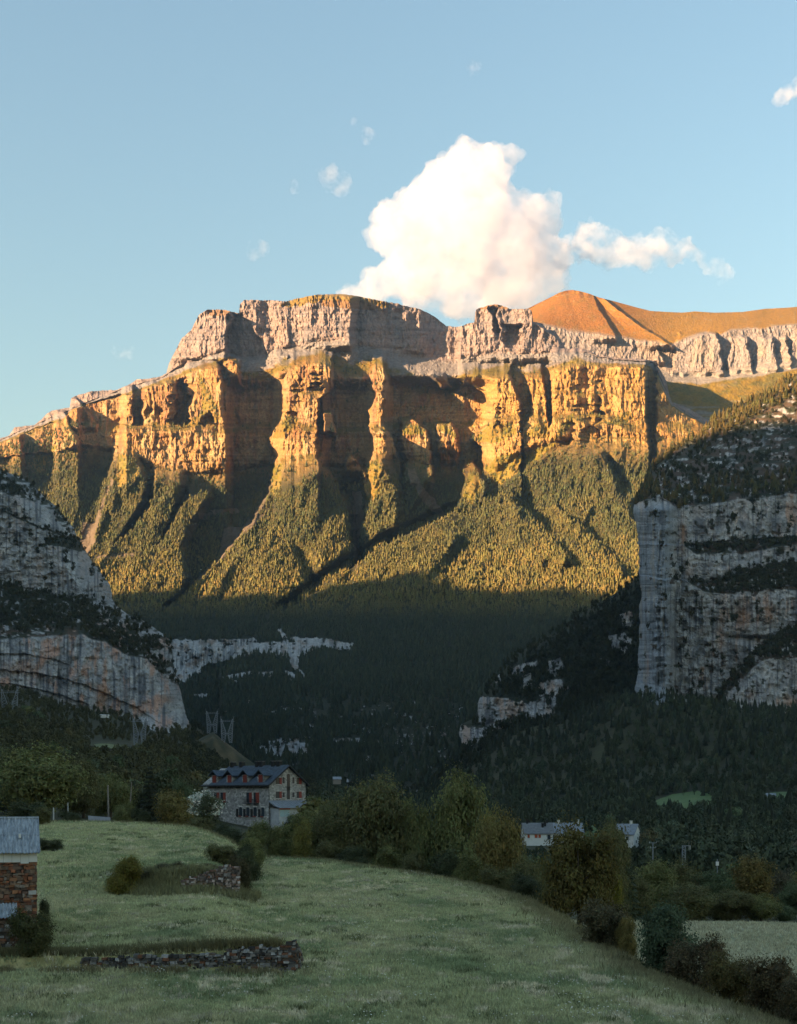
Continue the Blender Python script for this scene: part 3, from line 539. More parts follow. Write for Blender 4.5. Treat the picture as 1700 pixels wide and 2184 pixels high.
def right_cliff():
    ytop, ybot = 1010, 2330
    yy = np.arange(ytop, ybot, 2.5 * Q)
    xs = ip([(1000,2900),(1175,2500),(1210,2440),(1235,2400),(1255,2350),(1280,2300),(1300,2260),(1320,2230),(1335,2215),(1365,2190),(1385,2150),(1405,2110),(1420,2085),(1440,2070),(1460,2050),(1490,2035),(1510,2020),(1560,2000),(1590,1990),(1640,1992),(1680,2000),(1760,2005),(1800,2005),(1840,2010),(1880,2012),(1895,2005),(1950,2004),(2100,2002),(2150,1992),(2190,1986),(2215,1990),(2330,1990)], yy)
    xs = xs + 3 * fb(yy / 9, 0 * yy, 21, 3) + 7 * fb(yy / 60, 0 * yy, 50, 3)
    u = np.linspace(0, 1, int(460 / Q)) ** 1.25
    X = xs[:, None] + u[None] * (2900 - xs[:, None]); Y = np.broadcast_to(yy[:, None], X.shape).copy()
    e = X - xs[:, None]
    n1 = lambda s, k=5, w=18: k * fb(X / w, 0 * X, s, 3)
    top = np.interp(X, [2000, 2200, 2500, 2900], [1500, 1350, 1172, 1000])
    a = ip([(1980,1590),(1993,1579),(2040,1565),(2073,1560),(2125,1593),(2169,1588),(2243,1579),(2298,1568),(2390,1560),(2463,1550),(2900,1545)], X) + n1(22)
    l1a = ip([(1980,1700),(2130,1708),(2162,1707),(2250,1697),(2350,1692),(2500,1682),(2900,1660)], X) + n1(23, 4); l1b = l1a + ip([(1980,2),(2140,2),(2187,36),(2335,42),(2500,26),(2900,20)], X)
    l2a = ip([(1980,1800),(2120,1815),(2206,1825),(2316,1792),(2426,1764),(2500,1762),(2900,1740)], X) + n1(24, 7); l2b = l2a + ip([(1980,2),(2150,3),(2206,30),(2316,70),(2408,82),(2500,90),(2900,90)], X)
    l3a = ip([(1980,2120),(2150,2190),(2230,2215),(2280,2130),(2330,2085),(2390,2012),(2500,1962),(2900,1900)], X) + n1(25, 6); l3b = l3a + ip([(1980,2),(2200,4),(2240,24),(2280,48),(2353,46),(2426,72),(2500,100),(2900,100)], X)
    base = ip([(1980,2205),(2000,2195),(2040,2180),(2070,2190),(2100,2200),(2140,2215),(2160,2245),(2200,2237),(2250,2220),(2300,2208),(2400,2222),(2420,2260),(2450,2265),(2500,2245),(2900,2230)], X)
    D = levels(X, Y, [top, a, l1a, l1b, l2a, l2b, l3a, l3b, base, ybot + 0 * X], [1980, 1530, 1508, 1490, 1478, 1452, 1436, 1408, 1384, 1300])
    butt = (1 - sst(2085, 2125, X + 10 * fb(Y / 60, 0 * Y, 26, 3))) * sst(1570, 1600, Y)
    D -= 45 * butt; D += 120 * (1 - np.clip(e / 70, 0, 1)) ** 2
    led = np.zeros_like(Y)
    for p_, q_ in ((l1a, l1b), (l2a, l2b), (l3a, l3b)): led = np.maximum(led, sst(-3, 3, Y - p_) * (1 - sst(-3, 3, Y - q_)) * (q_ - p_ > 6))
    slope = 1 - sst(-4, 4, Y - a); wall = np.clip(1 - led - slope, 0, 1)
    wx = X + 10 * fb(X / 50, Y / 60, 27, 3)
    D += wall * (-8 * ridge(wx / 45, Y / 120, 28, 4, 0.6) - 5 * fb(X / 18, Y / 16, 29, 4) - 0.8 * np.round(2 * n2(X / 200, (Y + 12 * fb(X / 60, Y / 60, 49, 2)) / 12, 30))) + slope * 12 * fb(X / 40, Y / 18, 31, 4) + led * 5 * fb(X / 20, Y / 10, 32, 3)
    D += wall * 12 * np.exp(-((Y - 2000 - 0.05 * (X - 2300)) / 10) ** 2) * sst(2260, 2300, X) - wall * 7 * butt * ridge(X / 14, Y / 200, 33, 3)
    V = P(X, Y, D)
    C = limestone(X, Y, 260, [0.50, 0.33, 0.245]); Cg = limestone(X, Y, 290, [0.40, 0.36, 0.34])
    C = mix(Cg, C, sst(-0.15, 0.25, fb(X / 110, Y / 110, 34, 3) + 0.3 * sst(1850, 1950, Y) * sst(2150, 2250, X)))
    blue = np.zeros(Y.shape + (3,)) + np.array([0.38, 0.43, 0.50]); blue = mix(blue, [0.19, 0.22, 0.26], sst(-0.1, 0.35, fb(X / 7, Y / 110, 35, 4))); blue = mix(blue, [0.47, 0.42, 0.37], sst(0.25, 0.5, fb(X / 8, Y / 90, 36, 3)))  # blue-grey rock, pushed bluer to paint in the cool of the shade
    C = mix(C, blue, butt * 0.75)
    org = 0.9 * np.exp(-((X - 2142) / 11) ** 2 - ((Y - 1680) / 55) ** 2) + np.exp(-((X - 2330) / 26) ** 2 - ((Y - 1935) / 36) ** 2) + 0.9 * np.exp(-((X - 2412) / 16) ** 2 - ((Y - 1925) / 34) ** 2) + 0.8 * np.exp(-((X - 2378) / 5) ** 2 - ((Y - 1935) / 30) ** 2) + 0.8 * np.exp(-((X - 2260) / 12) ** 2 - ((Y - 2000) / 40) ** 2)
    org += 0.7 * np.exp(-((X - 2160) / 10) ** 2 - ((Y - 1790) / 25) ** 2) + 0.6 * np.exp(-((X - 2286) / 5) ** 2 - ((Y - 1784) / 9) ** 2) + 0.7 * np.exp(-((X - 2032) / 4) ** 2 - ((Y - 2090) / 45) ** 2) + 0.5 * np.exp(-((X - 2335) / 12) ** 2 - ((Y - 1622) / 14) ** 2) + 0.6 * np.exp(-((X - 2355) / 14) ** 2 - ((Y - 2180) / 14) ** 2)
    C = mix(C, [0.58, 0.31, 0.18], np.clip(wall * org * (0.75 + 0.6 * fb(X / 9, Y / 16, 37, 3)), 0, 0.95))
    for xc, w, y0_, y1_ in ((2190, 18, 1620, 1690), (2205, 8, 1630, 1700), (2255, 14, 1620, 1660), (2330, 16, 1630, 1670), (2430, 20, 1620, 1670), (2380, 12, 1640, 1700), (2190, 20, 2000, 2065), (2210, 9, 1765, 1830), (2350, 14, 1890, 1925), (2075, 9, 1600, 1700), (2120, 7, 1850, 2080), (2470, 22, 1690, 1720)):
        C = mix(C, [0.13, 0.135, 0.15], 0.75 * wall * np.exp(-((X - xc + 6 * fb(Y / 25, X / 60, int(xc), 3)) / w) ** 2) * sst(y0_ - 6, y0_ + 8, Y + 5 * fb(X / 8, Y * 0, 38, 2)) * (1 - sst(y1_ - 20, y1_ + 6, Y)))
    veg = np.zeros(Y.shape + (3,)) + np.array([0.055, 0.058, 0.032]); veg = mix(veg, [0.13, 0.085, 0.055], sst(-0.2, 0.3, fb(X / 40, Y / 12, 39, 3)))
    vr = np.maximum(slope * sst(-0.42, -0.15, fb(X / 22, Y / 9, 40, 4) + 0.05), led * sst(-0.5, -0.2, fb(X / 12, Y / 8, 41, 3)))
    vr = np.maximum(vr, wall * sst(0.30, 0.42, fb(X / 16, Y / 13, 42, 4) + 0.18 * np.exp(-((X - 2200) / 60) ** 2 - ((Y - 2120) / 60) ** 2) - 0.1 * butt))
    C = mix(C, veg, vr); 
    pr = slope * sst(0.55, 0.66, fb(X / 18, Y / 6, 43, 4) + 0.16 * np.exp(-((X - 2420) / 80) ** 2 - ((Y - 1350) / 100) ** 2)); C = mix(C, [0.48, 0.46, 0.44], pr)
    Vb, Cb = side_back(V, C, True); Vb, Cb = add_back(Vb, Cb, [(100, -10), (350, -60), (700, -300)])
    sheet('hill', Vb, Cb, M_cliff)
    dn = vr * (1 - pr) * (1 - 0.55 * wall) * (1 - 0.72 * np.exp(-((X - 2470) / 120) ** 2 - ((Y - 1400) / 110) ** 2))
    clothe('scrub', scatter2(X, Y, D, dn * (1 - slope * 0.4), 60), 4, 10, (0.055, 0.064, 0.032), (0.10, 0.085, 0.04), SHRUB, 'dark scrub on the ledges of the tall cliff on the right', 'scrub')
    crest = slope * (1 - sst(40, 75, Y - top)) * (X > 2180) + slope * (1 - sst(10, 40, e)) * 0.8
    clothe('conifer_forest', scatter2(X, Y, D, np.clip(crest + 0.3 * slope * vr * sst(1480, 1520, Y), 0, 1), 75), 9, 16, (0.085, 0.085, 0.025), (0.16, 0.09, 0.03), CON, 'pines along the crest above the tall cliff on the right, their tops in the sun', 'forest', asp=(0.25, 0.36), sink=1.0)

def middle_cliff():
    ytop, ybot = 1790, 2420
    yy = np.arange(ytop, ybot, 2.6 * Q)
    xs = ip([(1780,2030),(1800,2010),(1840,1960),(1880,1900),(1905,1850),(1940,1800),(1985,1740),(2010,1690),(2040,1640),(2070,1600),(2110,1570),(2145,1540),(2180,1510),(2200,1500),(2250,1495),(2270,1447),(2300,1440),(2340,1450),(2420,1460)], yy) + 3 * fb(yy / 8, 0 * yy, 41, 3)
    u = np.linspace(0, 1, int(280 / Q)); X = xs[:, None] + u[None] * (2150 - xs[:, None]); Y = np.broadcast_to(yy[:, None], X.shape).copy(); e = X - xs[:, None]
    a = 2184 + 0.06 * (X - 1500) + 4 * fb(X / 15, 0 * X, 42, 3); b = 2275 - 0.1 * (X - 1500)
    D = levels(X, Y, [ytop + 0 * X, a, b, ybot + 0 * X], [2000, 1640, 1600, 1430]) + 90 * (1 - np.clip(e / 50, 0, 1)) ** 2
    D += -14 * ridge((X + 12 * fb(X / 40, Y / 40, 43, 3)) / 50, Y / 60, 44, 4, 0.6) - 7 * fb(X / 16, Y / 12, 45, 4)
    V = P(X, Y, D); g = lambda p, q, s: fb(X / p, Y / q, s, 4)
    C = limestone(X, Y, 320, [0.48, 0.35, 0.28]); rk = np.zeros_like(Y); wx, wy = X + 8 * g(14, 14, 46), Y + 7 * g(14, 14, 47)
    for pl in ([(1502,2186),(1560,2184),(1620,2198),(1660,2205),(1700,2190),(1745,2180),(1740,2230),(1720,2258),(1680,2262),(1640,2250),(1600,2270),(1555,2292),(1500,2262),(1498,2230)], [(1442,2268),(1480,2282),(1560,2280),(1520,2310),(1460,2345),(1440,2320)], [(1555,2110),(1570,2105),(1572,2135),(1558,2138)], [(1600,2100),(1640,2080),(1700,2070),(1690,2085),(1640,2110),(1608,2122)], [(1715,2075),(1760,2060),(1770,2095),(1740,2120),(1720,2105)], [(1945,1925),(1980,1918),(1988,1965),(1950,1960)], [(1900,1995),(1960,1985),(1985,2010),(1960,2055),(1925,2040)], [(1690,2140),(1760,2130),(1790,2160),(1740,2180),(1690,2185)], [(1880,2060),(1915,2070),(1900,2085)], [(1640,2120),(1665,2110),(1670,2160),(1640,2170)], [(1855,2345),(1890,2290),(1960,2235),(2010,2200),(2000,2225),(1930,2275),(1870,2335)]):
        rk = np.maximum(rk, poly(wx, wy, pl))
    rk *= sst(-0.5, -0.2, g(10, 8, 48))
    veg = np.zeros(Y.shape + (3,)) + np.array([0.045, 0.052, 0.027]); C = mix(veg, C, rk)
    Vb, Cb = side_back(V, C, True); Vb, Cb = add_back(Vb, Cb, [(60, -10), (250, -60)])
    sheet('hill', Vb, Cb, M_cliff)
    clothe('forest', scatter2(X, Y, D, (1 - rk) * (1 - 0.85 * (Y > a) * (Y < b) * (X < 1750)), 85), 7, 15, (0.040, 0.050, 0.024), (0.07, 0.07, 0.03), SHRUB + CON[:0], 'dark trees among pale crags in the middle of the valley', 'forest', asp=(0.3, 0.5))
left_cliff(); right_cliff(); middle_cliff()

# ================================================================== valley ground
GCOL = {   # photo column -> (row, distance) of the ground along it
    -400: [(2610,170),(2560,230),(2480,330),(2370,550),(2260,800),(2190,1050),(2150,1300),(2140,1500)],
    0:    [(2605,170),(2570,230),(2510,330),(2405,550),(2300,800),(2230,1050),(2175,1300),(2160,1500)],
    300:  [(2605,170),(2570,240),(2500,400),(2410,620),(2345,900),(2305,1100),(2240,1330),(2210,1550)],
    560:  [(2655,165),(2605,260),(2570,330),(2490,500),(2405,800),(2350,1100),(2300,1350),(2260,1600)],
    844:  [(2705,155),(2645,230),(2605,320),(2565,450),(2520,700),(2480,1000),(2445,1400),(2420,1750)],
    1250: [(2815,160),(2775,230),(2720,350),(2660,500),(2600,800),(2540,1200),(2480,1600),(2450,1800)],
    1700: [(2880,160),(2840,230),(2770,350),(2690,520),(2605,760),(2545,1000),(2420,1250),(2270,1580),(2260,1800)],
    2000: [(2890,160),(2845,240),(2750,400),(2650,620),(2575,800),(2505,1000),(2400,1150),(2290,1230),(2197,1335),(2185,1500),(2180,1800)],
    2500: [(2890,160),(2860,240),(2770,400),(2660,600),(2560,800),(2485,950),(2395,1080),(2300,1200),(2243,1325),(2230,1500),(2200,1800)],
    2900: [(2890,160),(2860,240),(2760,400),(2640,600),(2540,800),(2460,950),(2370,1080),(2290,1250),(2230,1370),(2180,1800)]}
def zground(X, Y):
    X = np.asarray(X, float); Y = np.asarray(Y, float); X, Y = np.broadcast_arrays(X, Y)
    Yc = np.clip(Y, 45, 1800); px = np.clip(CX + F * X / Yc, -400, 2900); ks = sorted(GCOL); rows = []
    for k in ks:
        t = sorted([(d, r) for r, d in GCOL[k]]); near = [(45, HY + 16.5 / 45 * F), (100, HY + (17 if k > 900 else 12.5) / 100 * F), (140, HY + (16.3 if k > 900 else 8.5) / 140 * F)]
        t = near + [q for q in t if q[0] > 145]
        rows.append(np.interp(np.log(Yc), [math.log(q[0]) for q in t], [(HY - q[1]) / F * q[0] for q in t]))
    i = np.clip(np.searchsorted(ks, px) - 1, 0, len(ks) - 2); ka = np.array(ks, float); t = (px - ka[i]) / (ka[i + 1] - ka[i]); t = t * t * (3 - 2 * t)
    rows = np.stack(rows); ii = np.indices(px.shape); z = np.take_along_axis(rows, i[None], 0)[0] * (1 - t) + np.take_along_axis(rows, i[None] + 1, 0)[0] * t
    far = sst(1750, 2300, Y); z = z * (1 - far) - 70 * far
    lat = sst(900, 2200, np.abs(X)); z = z * (1 - lat) + lat * -30
    return z
def gz(x, y): return float(zground(np.array([x]), np.array([y]))[0])
gxs = np.unique(np.concatenate([np.arange(-700, 701, 7.0), np.arange(-2000, 2001, 80.0), np.array([-25000, -12000, -6000, -3500, 3500, 6000, 12000, 25000.])]))
gys = np.unique(np.concatenate([np.array([-20000, -9000, -4000, -1500, -600, -200, -60, 0.]), np.arange(40, 420, 5.0), np.arange(420, 1800, 14.0), np.arange(1800, 3000, 100.0), np.array([4000, 6000, 9000, 14000, 25000.])]))
GX, GY = np.meshgrid(gxs, gys); GZ = zground(GX, GY) + 0.5 * fb(GX / 25, GY / 25, 400, 3) * sst(150, 400, GY)
gc = np.zeros(GX.shape + (3,)) + np.array([0.07, 0.068, 0.034]); gc = mix(gc, [0.10, 0.10, 0.045], sst(0, 0.4, fb(GX / 40, GY / 40, 401, 4)))
sheet('ground', np.stack([GX, GY, GZ], -1), gc, M_soil)

# ------------------------------------------------------------------ meadow with its two terraces
EDGE = [(-75, 176), (-40, 168), (-25, 160), (-16, 150), (-8.8, 147.7), (-1.6, 135.6), (4.5, 124.8), (9.3, 111.4), (11.0, 92.7), (11.9, 83.4), (12.9, 72.5), (14.1, 65.8), (15.4, 61.7), (16.7, 56), (20, 45), (27, 28), (34, 5)]
def edge_dist(X, Y):
    """distance beyond the meadow's brow (negative on the meadow)"""
    best = np.full(X.shape, 1e9); sgn = np.ones(X.shape)
    for (x1, y1), (x2, y2) in zip(EDGE[:-1], EDGE[1:]):
        dx, dy = x2 - x1, y2 - y1; t = np.clip(((X - x1) * dx + (Y - y1) * dy) / (dx * dx + dy * dy), 0, 1)
        qx, qy = X - x1 - t * dx, Y - y1 - t * dy; d = np.hypot(qx, qy); s = np.where(dx * qy - dy * qx > 0, 1.0, -1.0)
        m = d < best; best = np.where(m, d, best); sgn = np.where(m, s, sgn)
    return best * sgn
def wall_line(X): return 71.5 - 0.06 * (X + 6)            # lower retaining wall
def wall2_line(X): return 105.0 + 0.10 * (X + 14)
def zmeadow(X, Y, rough=True):
    X = np.asarray(X, float); Y = np.asarray(Y, float); X, Y = np.broadcast_arrays(X, Y)
    z = -10.03 + 0.0314 * (Y - 58)
    # terrace 1: from the wall at Y~71, its right end free at X=-5.5, the bank fading back from there
    t1 = sst(0.0, 0.5, Y - wall_line(X)) * (1 - sst(-1.0, 0.3, X + 5.5 + 0.17 * (Y - 71) * 1.0 - 0.0)) 
    soft1 = sst(0.0, 0.5, Y - wall_line(X)) * (1 - sst(-4.5, 0.8, X + 5.6 + 0.17 * (Y - 71)))
    t1 = np.where(Y < 74, t1 * (1 - sst(72, 74, Y)) + soft1 * sst(72, 74, Y), soft1)
    h1 = ip([(-40, 0.5), (-18, 0.7), (-13, 0.9), (-8, 1.15), (-5, 1.35)], X)
    w2 = ip([(-60, 14), (-26, 10), (-21, 3.5), (-18.5, 0.6), (0, 0.5)], X)
    t2 = sst(0, 1, (Y - wall2_line(X) + 0.35 * w2) / w2) * (1 - sst(-2.5, 0.6, X + 12.2 + 0.10 * (Y - 104)))
    z = z + t1 * h1 + t2 * 1.3 + 0.35 * sst(-20, -34, X) * sst(80, 110, Y) + 0.9 * sst(-14, -24, X) * sst(125, 165, Y)
    d = edge_dist(X, Y); z = z - np.where(d > -4, 0.02 * np.clip(d + 4, 0, None) ** 2, 0) - np.where(d > 2, 0.30 * (d - 2), 0) * (X > -20) - np.where(d > 2, 0.10 * (d - 2), 0) * (X <= -20)
    if rough: z = z + 0.10 * fb(X / 5, Y / 5, 410, 3) + 0.05 * fb(X / 1.3, Y / 1.6, 411, 2)
    return z
mx = np.arange(-75, 34, 0.30 * Q); my = np.concatenate([np.arange(18, 54, 1.5), np.arange(54, 120, 0.26 * Q), np.arange(120, 186, 0.6)])
MX, MY = np.meshgrid(mx, my); MZ = zmeadow(MX, MY)
mc = np.zeros(MX.shape + (3,)) + np.array([0.62, 0.56, 0.24])
mc = mix(mc, [0.72, 0.60, 0.28], sst(-0.1, 0.45, fb(MX / 7, MY / 9, 420, 4))); mc = mix(mc, [0.42, 0.46, 0.21], sst(0.0, 0.5, fb(MX / 5, MY / 7, 421, 4)) * 0.8)
mc = mix(mc, [0.70, 0.62, 0.34], sst(0.3, 0.55, fb(MX / 1.6, MY / 2.2, 422, 3)) * 0.7); mc = mix(mc, [0.17, 0.19, 0.08], sst(0.34, 0.55, fb(MX / 1.2, MY / 1.5, 423, 3)) * 0.8)
mc = mix(mc, [0.20, 0.18, 0.09], sst(-1, 3, edge_dist(MX, MY)))
sheet('meadow', np.stack([MX, MY, MZ], -1), mc, M_grass)
# lower field to the right
def zfield(X, Y): return -14.05 - 0.02 * (X - 30) * 0.3 - 0.012 * np.clip(X - 38, 0, None) ** 1.3 + 0.0015 * (Y - 120) - 0.004 * np.clip(Y - 138, 0, None) ** 2 + 0.05 * fb(X / 4, Y / 5, 430, 3)
fx = np.arange(14, 90, 0.5); fy = np.arange(70, 172, 0.6); FX, FY = np.meshgrid(fx, fy)
fc = np.zeros(FX.shape + (3,)) + np.array([0.68, 0.62, 0.38]); fc = mix(fc, [0.52, 0.52, 0.28], sst(0, 0.5, fb(FX / 6, FY / 9, 431, 4))); fc = mix(fc, [0.85, 0.80, 0.55], sst(0.2, 0.5, fb(FX / 2, FY / 3, 432, 3)) * 0.6)
sheet('field', np.stack([FX, FY, zfield(FX, FY)], -1), fc, M_grass)
# ================================================================== trees and shrubs as single things
def leaf_mat(name, trans=0.25):
    m, nt, b = nodes(name); L = nt.links.new
    oi = N(nt, 'ShaderNodeObjectInfo'); at = N(nt, 'ShaderNodeAttribute', attribute_name='Col')
    sc2 = N(nt, 'ShaderNodeVectorMath', operation='SCALE', Scale=2.0); L(at.outputs['Color'], sc2.inputs[0])
    mu = N(nt, 'ShaderNodeVectorMath', operation='MULTIPLY'); L(oi.outputs['Color'], mu.inputs[0]); L(sc2.outputs['Vector'], mu.inputs[1])
    L(mu.outputs['Vector'], b.inputs['Base Color']); b.inputs['Roughness'].default_value = 0.65
    tr = N(nt, 'ShaderNodeBsdfTranslucent'); L(mu.outputs['Vector'], tr.inputs['Color'])
    mx = N(nt, 'ShaderNodeMixShader', Fac=trans); L(b.outputs[0], mx.inputs[1]); L(tr.outputs[0], mx.inputs[2])
    L(mx.outputs[0], nt.nodes['Material Output'].inputs['Surface'])
    return m
M_leaf = leaf_mat('leaves')
def plain(name, col, rough=0.8, noise=0.25, scale=3.0, metal=0.0, bump=0.0):
    m, nt, b = nodes(name); L = nt.links.new
    tc = N(nt, 'ShaderNodeTexCoord'); no = N(nt, 'ShaderNodeTexNoise', Scale=scale, Detail=5.0, Roughness=0.6); L(tc.outputs['Object'], no.inputs['Vector'])
    cr = N(nt, 'ShaderNodeValToRGB'); e = cr.color_ramp.elements; e[0].position = 0.3; e[1].position = 0.7
    e[0].color = (*[c * (1 - noise) for c in col], 1); e[1].color = (*[min(0.95, c * (1 + noise)) for c in col], 1)
    L(no.outputs['Fac'], cr.inputs[0]); L(cr.outputs[0], b.inputs['Base Color']); b.inputs['Roughness'].default_value = rough; b.inputs['Metallic'].default_value = metal
    if bump:
        bp = N(nt, 'ShaderNodeBump', Strength=bump, Distance=0.05); L(no.outputs['Fac'], bp.inputs['Height']); L(bp.outputs['Normal'], b.inputs['Normal'])
    return m
M_bark = plain('bark', (0.075, 0.06, 0.045), 0.95, 0.4, 6.0)

def crown_mesh(name, seed, n, lobes, clumps, leaf, low=0.12, shape=(0.36, 0.36, 0.30), top=0.62, blossom=0.0, spread=0.06):
    r = np.random.default_rng(seed)
    lob = r.normal(0, 1, (lobes, 3)); lob /= np.linalg.norm(lob, axis=1)[:, None]
    lr = r.uniform(0.17, 0.27, lobes)
    lob = lob * np.array(shape) * r.uniform(0.55, 1.0, (lobes, 1)) + np.array([0, 0, top]); lob[:, 2] = np.maximum(lob[:, 2], low + 0.1)
    ci = r.integers(0, lobes, clumps); d = r.normal(0, 1, (clumps, 3)); d[:, 2] = d[:, 2] * 0.8 + 0.15; d /= np.linalg.norm(d, axis=1)[:, None]
    cc = lob[ci] + d * lr[ci][:, None] * r.uniform(0.75, 1.1, (clumps, 1)); cb = r.uniform(0.72, 1.25, clumps)
    k = r.integers(0, clumps, n); off = r.normal(0, spread, (n, 3)) * np.array([1, 1, 0.75])
    inner = r.uniform(0, 1, n) < 0.2
    p = cc[k] + off; p[inner] = (lob[ci[k]] + r.normal(0, 0.06, (n, 3)))[inner]
    keep = p[:, 2] > low; p = p[keep]; k = k[keep]; n = len(p)
    nn = (p - np.array([0, 0, top])) * 1.2 + d[k] * 0.5 + r.normal(0, 0.55, (n, 3)) + np.array([0, 0, 0.3]); nn /= np.linalg.norm(nn, axis=1)[:, None]
    t = np.cross(nn, r.normal(0, 1, (n, 3))); t /= np.linalg.norm(t, axis=1)[:, None] + 1e-9; b = np.cross(nn, t); s = leaf * r.uniform(0.5, 1.15, (n, 1)) * np.where(inner[keep], 2.2, 1.0)[:, None]
    q = np.stack([p - t * s * 0.62, p - b * s * 0.36 + nn * s * 0.1, p + t * s * 0.62, p + b * s * 0.36 + nn * s * 0.1], 1).reshape(-1, 3)
    col = np.ones((n, 3)) * (cb[k] * r.uniform(0.75, 1.25, n))[:, None]; col[:, 0] *= r.uniform(0.85, 1.2, n)
    if blossom:
        w = (r.uniform(0, 1, n) < blossom * sst(0.0, 0.3, cc[k][:, 2] - 0.45) * (cb[k] > 0.85)); col[w] = 1.8
    return mesh_np(name, q, np.arange(n * 4).reshape(n, 4), np.repeat(col, 4, 0))
def tubes(paths, n=6):
    vs, fs, o = [], [], 0
    for pts, rad in paths:
        pts = np.array(pts, float)
        for i, p in enumerate(pts):
            d = pts[min(i + 1, len(pts) - 1)] - pts[max(i - 1, 0)]; d /= np.linalg.norm(d) + 1e-9
            a = np.cross(d, [0.3, 1, 0.2]); a /= np.linalg.norm(a); b = np.cross(d, a)
            for k in range(n):
                an = 2 * math.pi * k / n; vs.append(p + (a * math.cos(an) + b * math.sin(an)) * rad[i])
        for i in range(len(pts) - 1):
            for k in range(n): fs.append((o + i * n + k, o + i * n + (k + 1) % n, o + (i + 1) * n + (k + 1) % n, o + (i + 1) * n + k))
        o += len(pts) * n
    return np.array(vs), np.array(fs)
def trunk_mesh(name, seed, fork=0.3, limbs=5, rad=0.035, lean=0.05, top=0.75):
    r = np.random.default_rng(seed); ps = []
    l = r.normal(0, lean, 2)
    ps.append(([(0, 0, -0.06), (l[0] * .4, l[1] * .4, fork * 0.5), (l[0], l[1], fork), (l[0] * 1.5, l[1] * 1.5, top)], [rad * 1.35, rad, rad * 0.85, rad * 0.2]))
    for i in range(limbs):
        a = 2 * math.pi * i / limbs + r.uniform(-.4, .4); z = fork * r.uniform(0.75, 1.3); e = r.uniform(0.18, 0.3); h = r.uniform(0.18, 0.36)
        ps.append(([(l[0], l[1], z), (l[0] + e * .45 * math.cos(a), l[1] + e * .45 * math.sin(a), z + h * .5), (l[0] + e * math.cos(a), l[1] + e * math.sin(a), z + h)], [rad * 0.55, rad * 0.38, rad * 0.12]))
    v, f = tubes(ps); return mesh_np(name, v, f)
PROTO = {}
def proto(kind, crowns, trunks):
    for c in crowns: c.materials.append(M_leaf)
    for t in trunks: t.materials.append(M_bark)
    PROTO[kind] = (crowns, trunks)
proto('broad', [crown_mesh('crown', s, 22000, 15, 230, 0.031, 0.0, (0.38, 0.38, 0.42), 0.50) for s in (21, 22, 23, 24)], [trunk_mesh('trunk', s) for s in (1, 2)])
proto('bush', [crown_mesh('crown', s, 15000, 13, 190, 0.036, 0.0, (0.40, 0.40, 0.36), 0.48) for s in (31, 32, 33)], [trunk_mesh('stem', s, 0.1, 7, 0.018) for s in (3, 4)])
proto('upright', [crown_mesh('crown', s, 13000, 13, 150, 0.034, 0.06, (0.20, 0.20, 0.42), 0.54) for s in (41, 42)], [trunk_mesh('trunk', 5, 0.2, 4, 0.02)])
PROTO['blossom'] = (PROTO['bush'][0], PROTO['broad'][1])
proto('mid', [crown_mesh('crown', s, 2000, 11, 70, 0.095, 0.02, (0.36, 0.36, 0.32), 0.55, 0, 0.07) for s in (61, 62, 63, 64, 65)], [trunk_mesh('trunk', 7, 0.25, 3, 0.03)])
proto('midtall', [crown_mesh('crown', s, 1600, 11, 60, 0.085, 0.04, (0.17, 0.17, 0.44), 0.52, 0, 0.06) for s in (71, 72)], [trunk_mesh('trunk', 8, 0.2, 3, 0.02)])
def spruce_mesh(name, seed, n):
    r = np.random.default_rng(seed); h = r.uniform(0.06, 1, n) ** 0.8; tier = np.floor(h * 16) / 16 + 0.02; h = np.clip(0.6 * tier + 0.4 * h, 0.05, 1)
    a = r.uniform(0, 2 * math.pi, n); rad = 0.30 * (1 - h) ** 0.85 * r.uniform(0.35, 1.05, n) + 0.008
    p = np.stack([rad * np.cos(a), rad * np.sin(a), h - 0.25 * rad], -1); o = np.stack([np.cos(a), np.sin(a), -0.35 + 0 * a], -1)
    t = np.stack([-np.sin(a), np.cos(a), 0 * a], -1) + r.normal(0, 0.3, (n, 3)); s = 0.06 * (1.15 - 0.6 * h)[:, None] * r.uniform(0.6, 1.2, (n, 1))
    q = np.stack([p - t * s * .5, p + o * s, p + t * s * .5, p - o * s * .5], 1).reshape(-1, 3)
    return mesh_np(name, q, np.arange(n * 4).reshape(n, 4), np.repeat(np.ones((n, 3)) * r.uniform(0.7, 1.3, n)[:, None], 4, 0))
proto('spruce', [spruce_mesh('crown', s, 2600) for s in (81, 82, 83)], [trunk_mesh('trunk', 9, 0.4, 0, 0.018, 0.01, 0.97)])
BLOSSOM = crown_mesh('blossom', 31, 2600, 13, 150, 0.05, 0.42, (0.42, 0.42, 0.38), 0.52); BLOSSOM.materials.append(M_leaf)
def surf(x, y):
    a = np.array([x]), np.array([y]); z = [gz(x, y)]
    if y < 180: z.append(float(zmeadow(*a, rough=False)[0]))
    if 14 < x < 88 and 72 < y < 168: z.append(float(zfield(*a)[0]))
    return max(z)
NT = 0
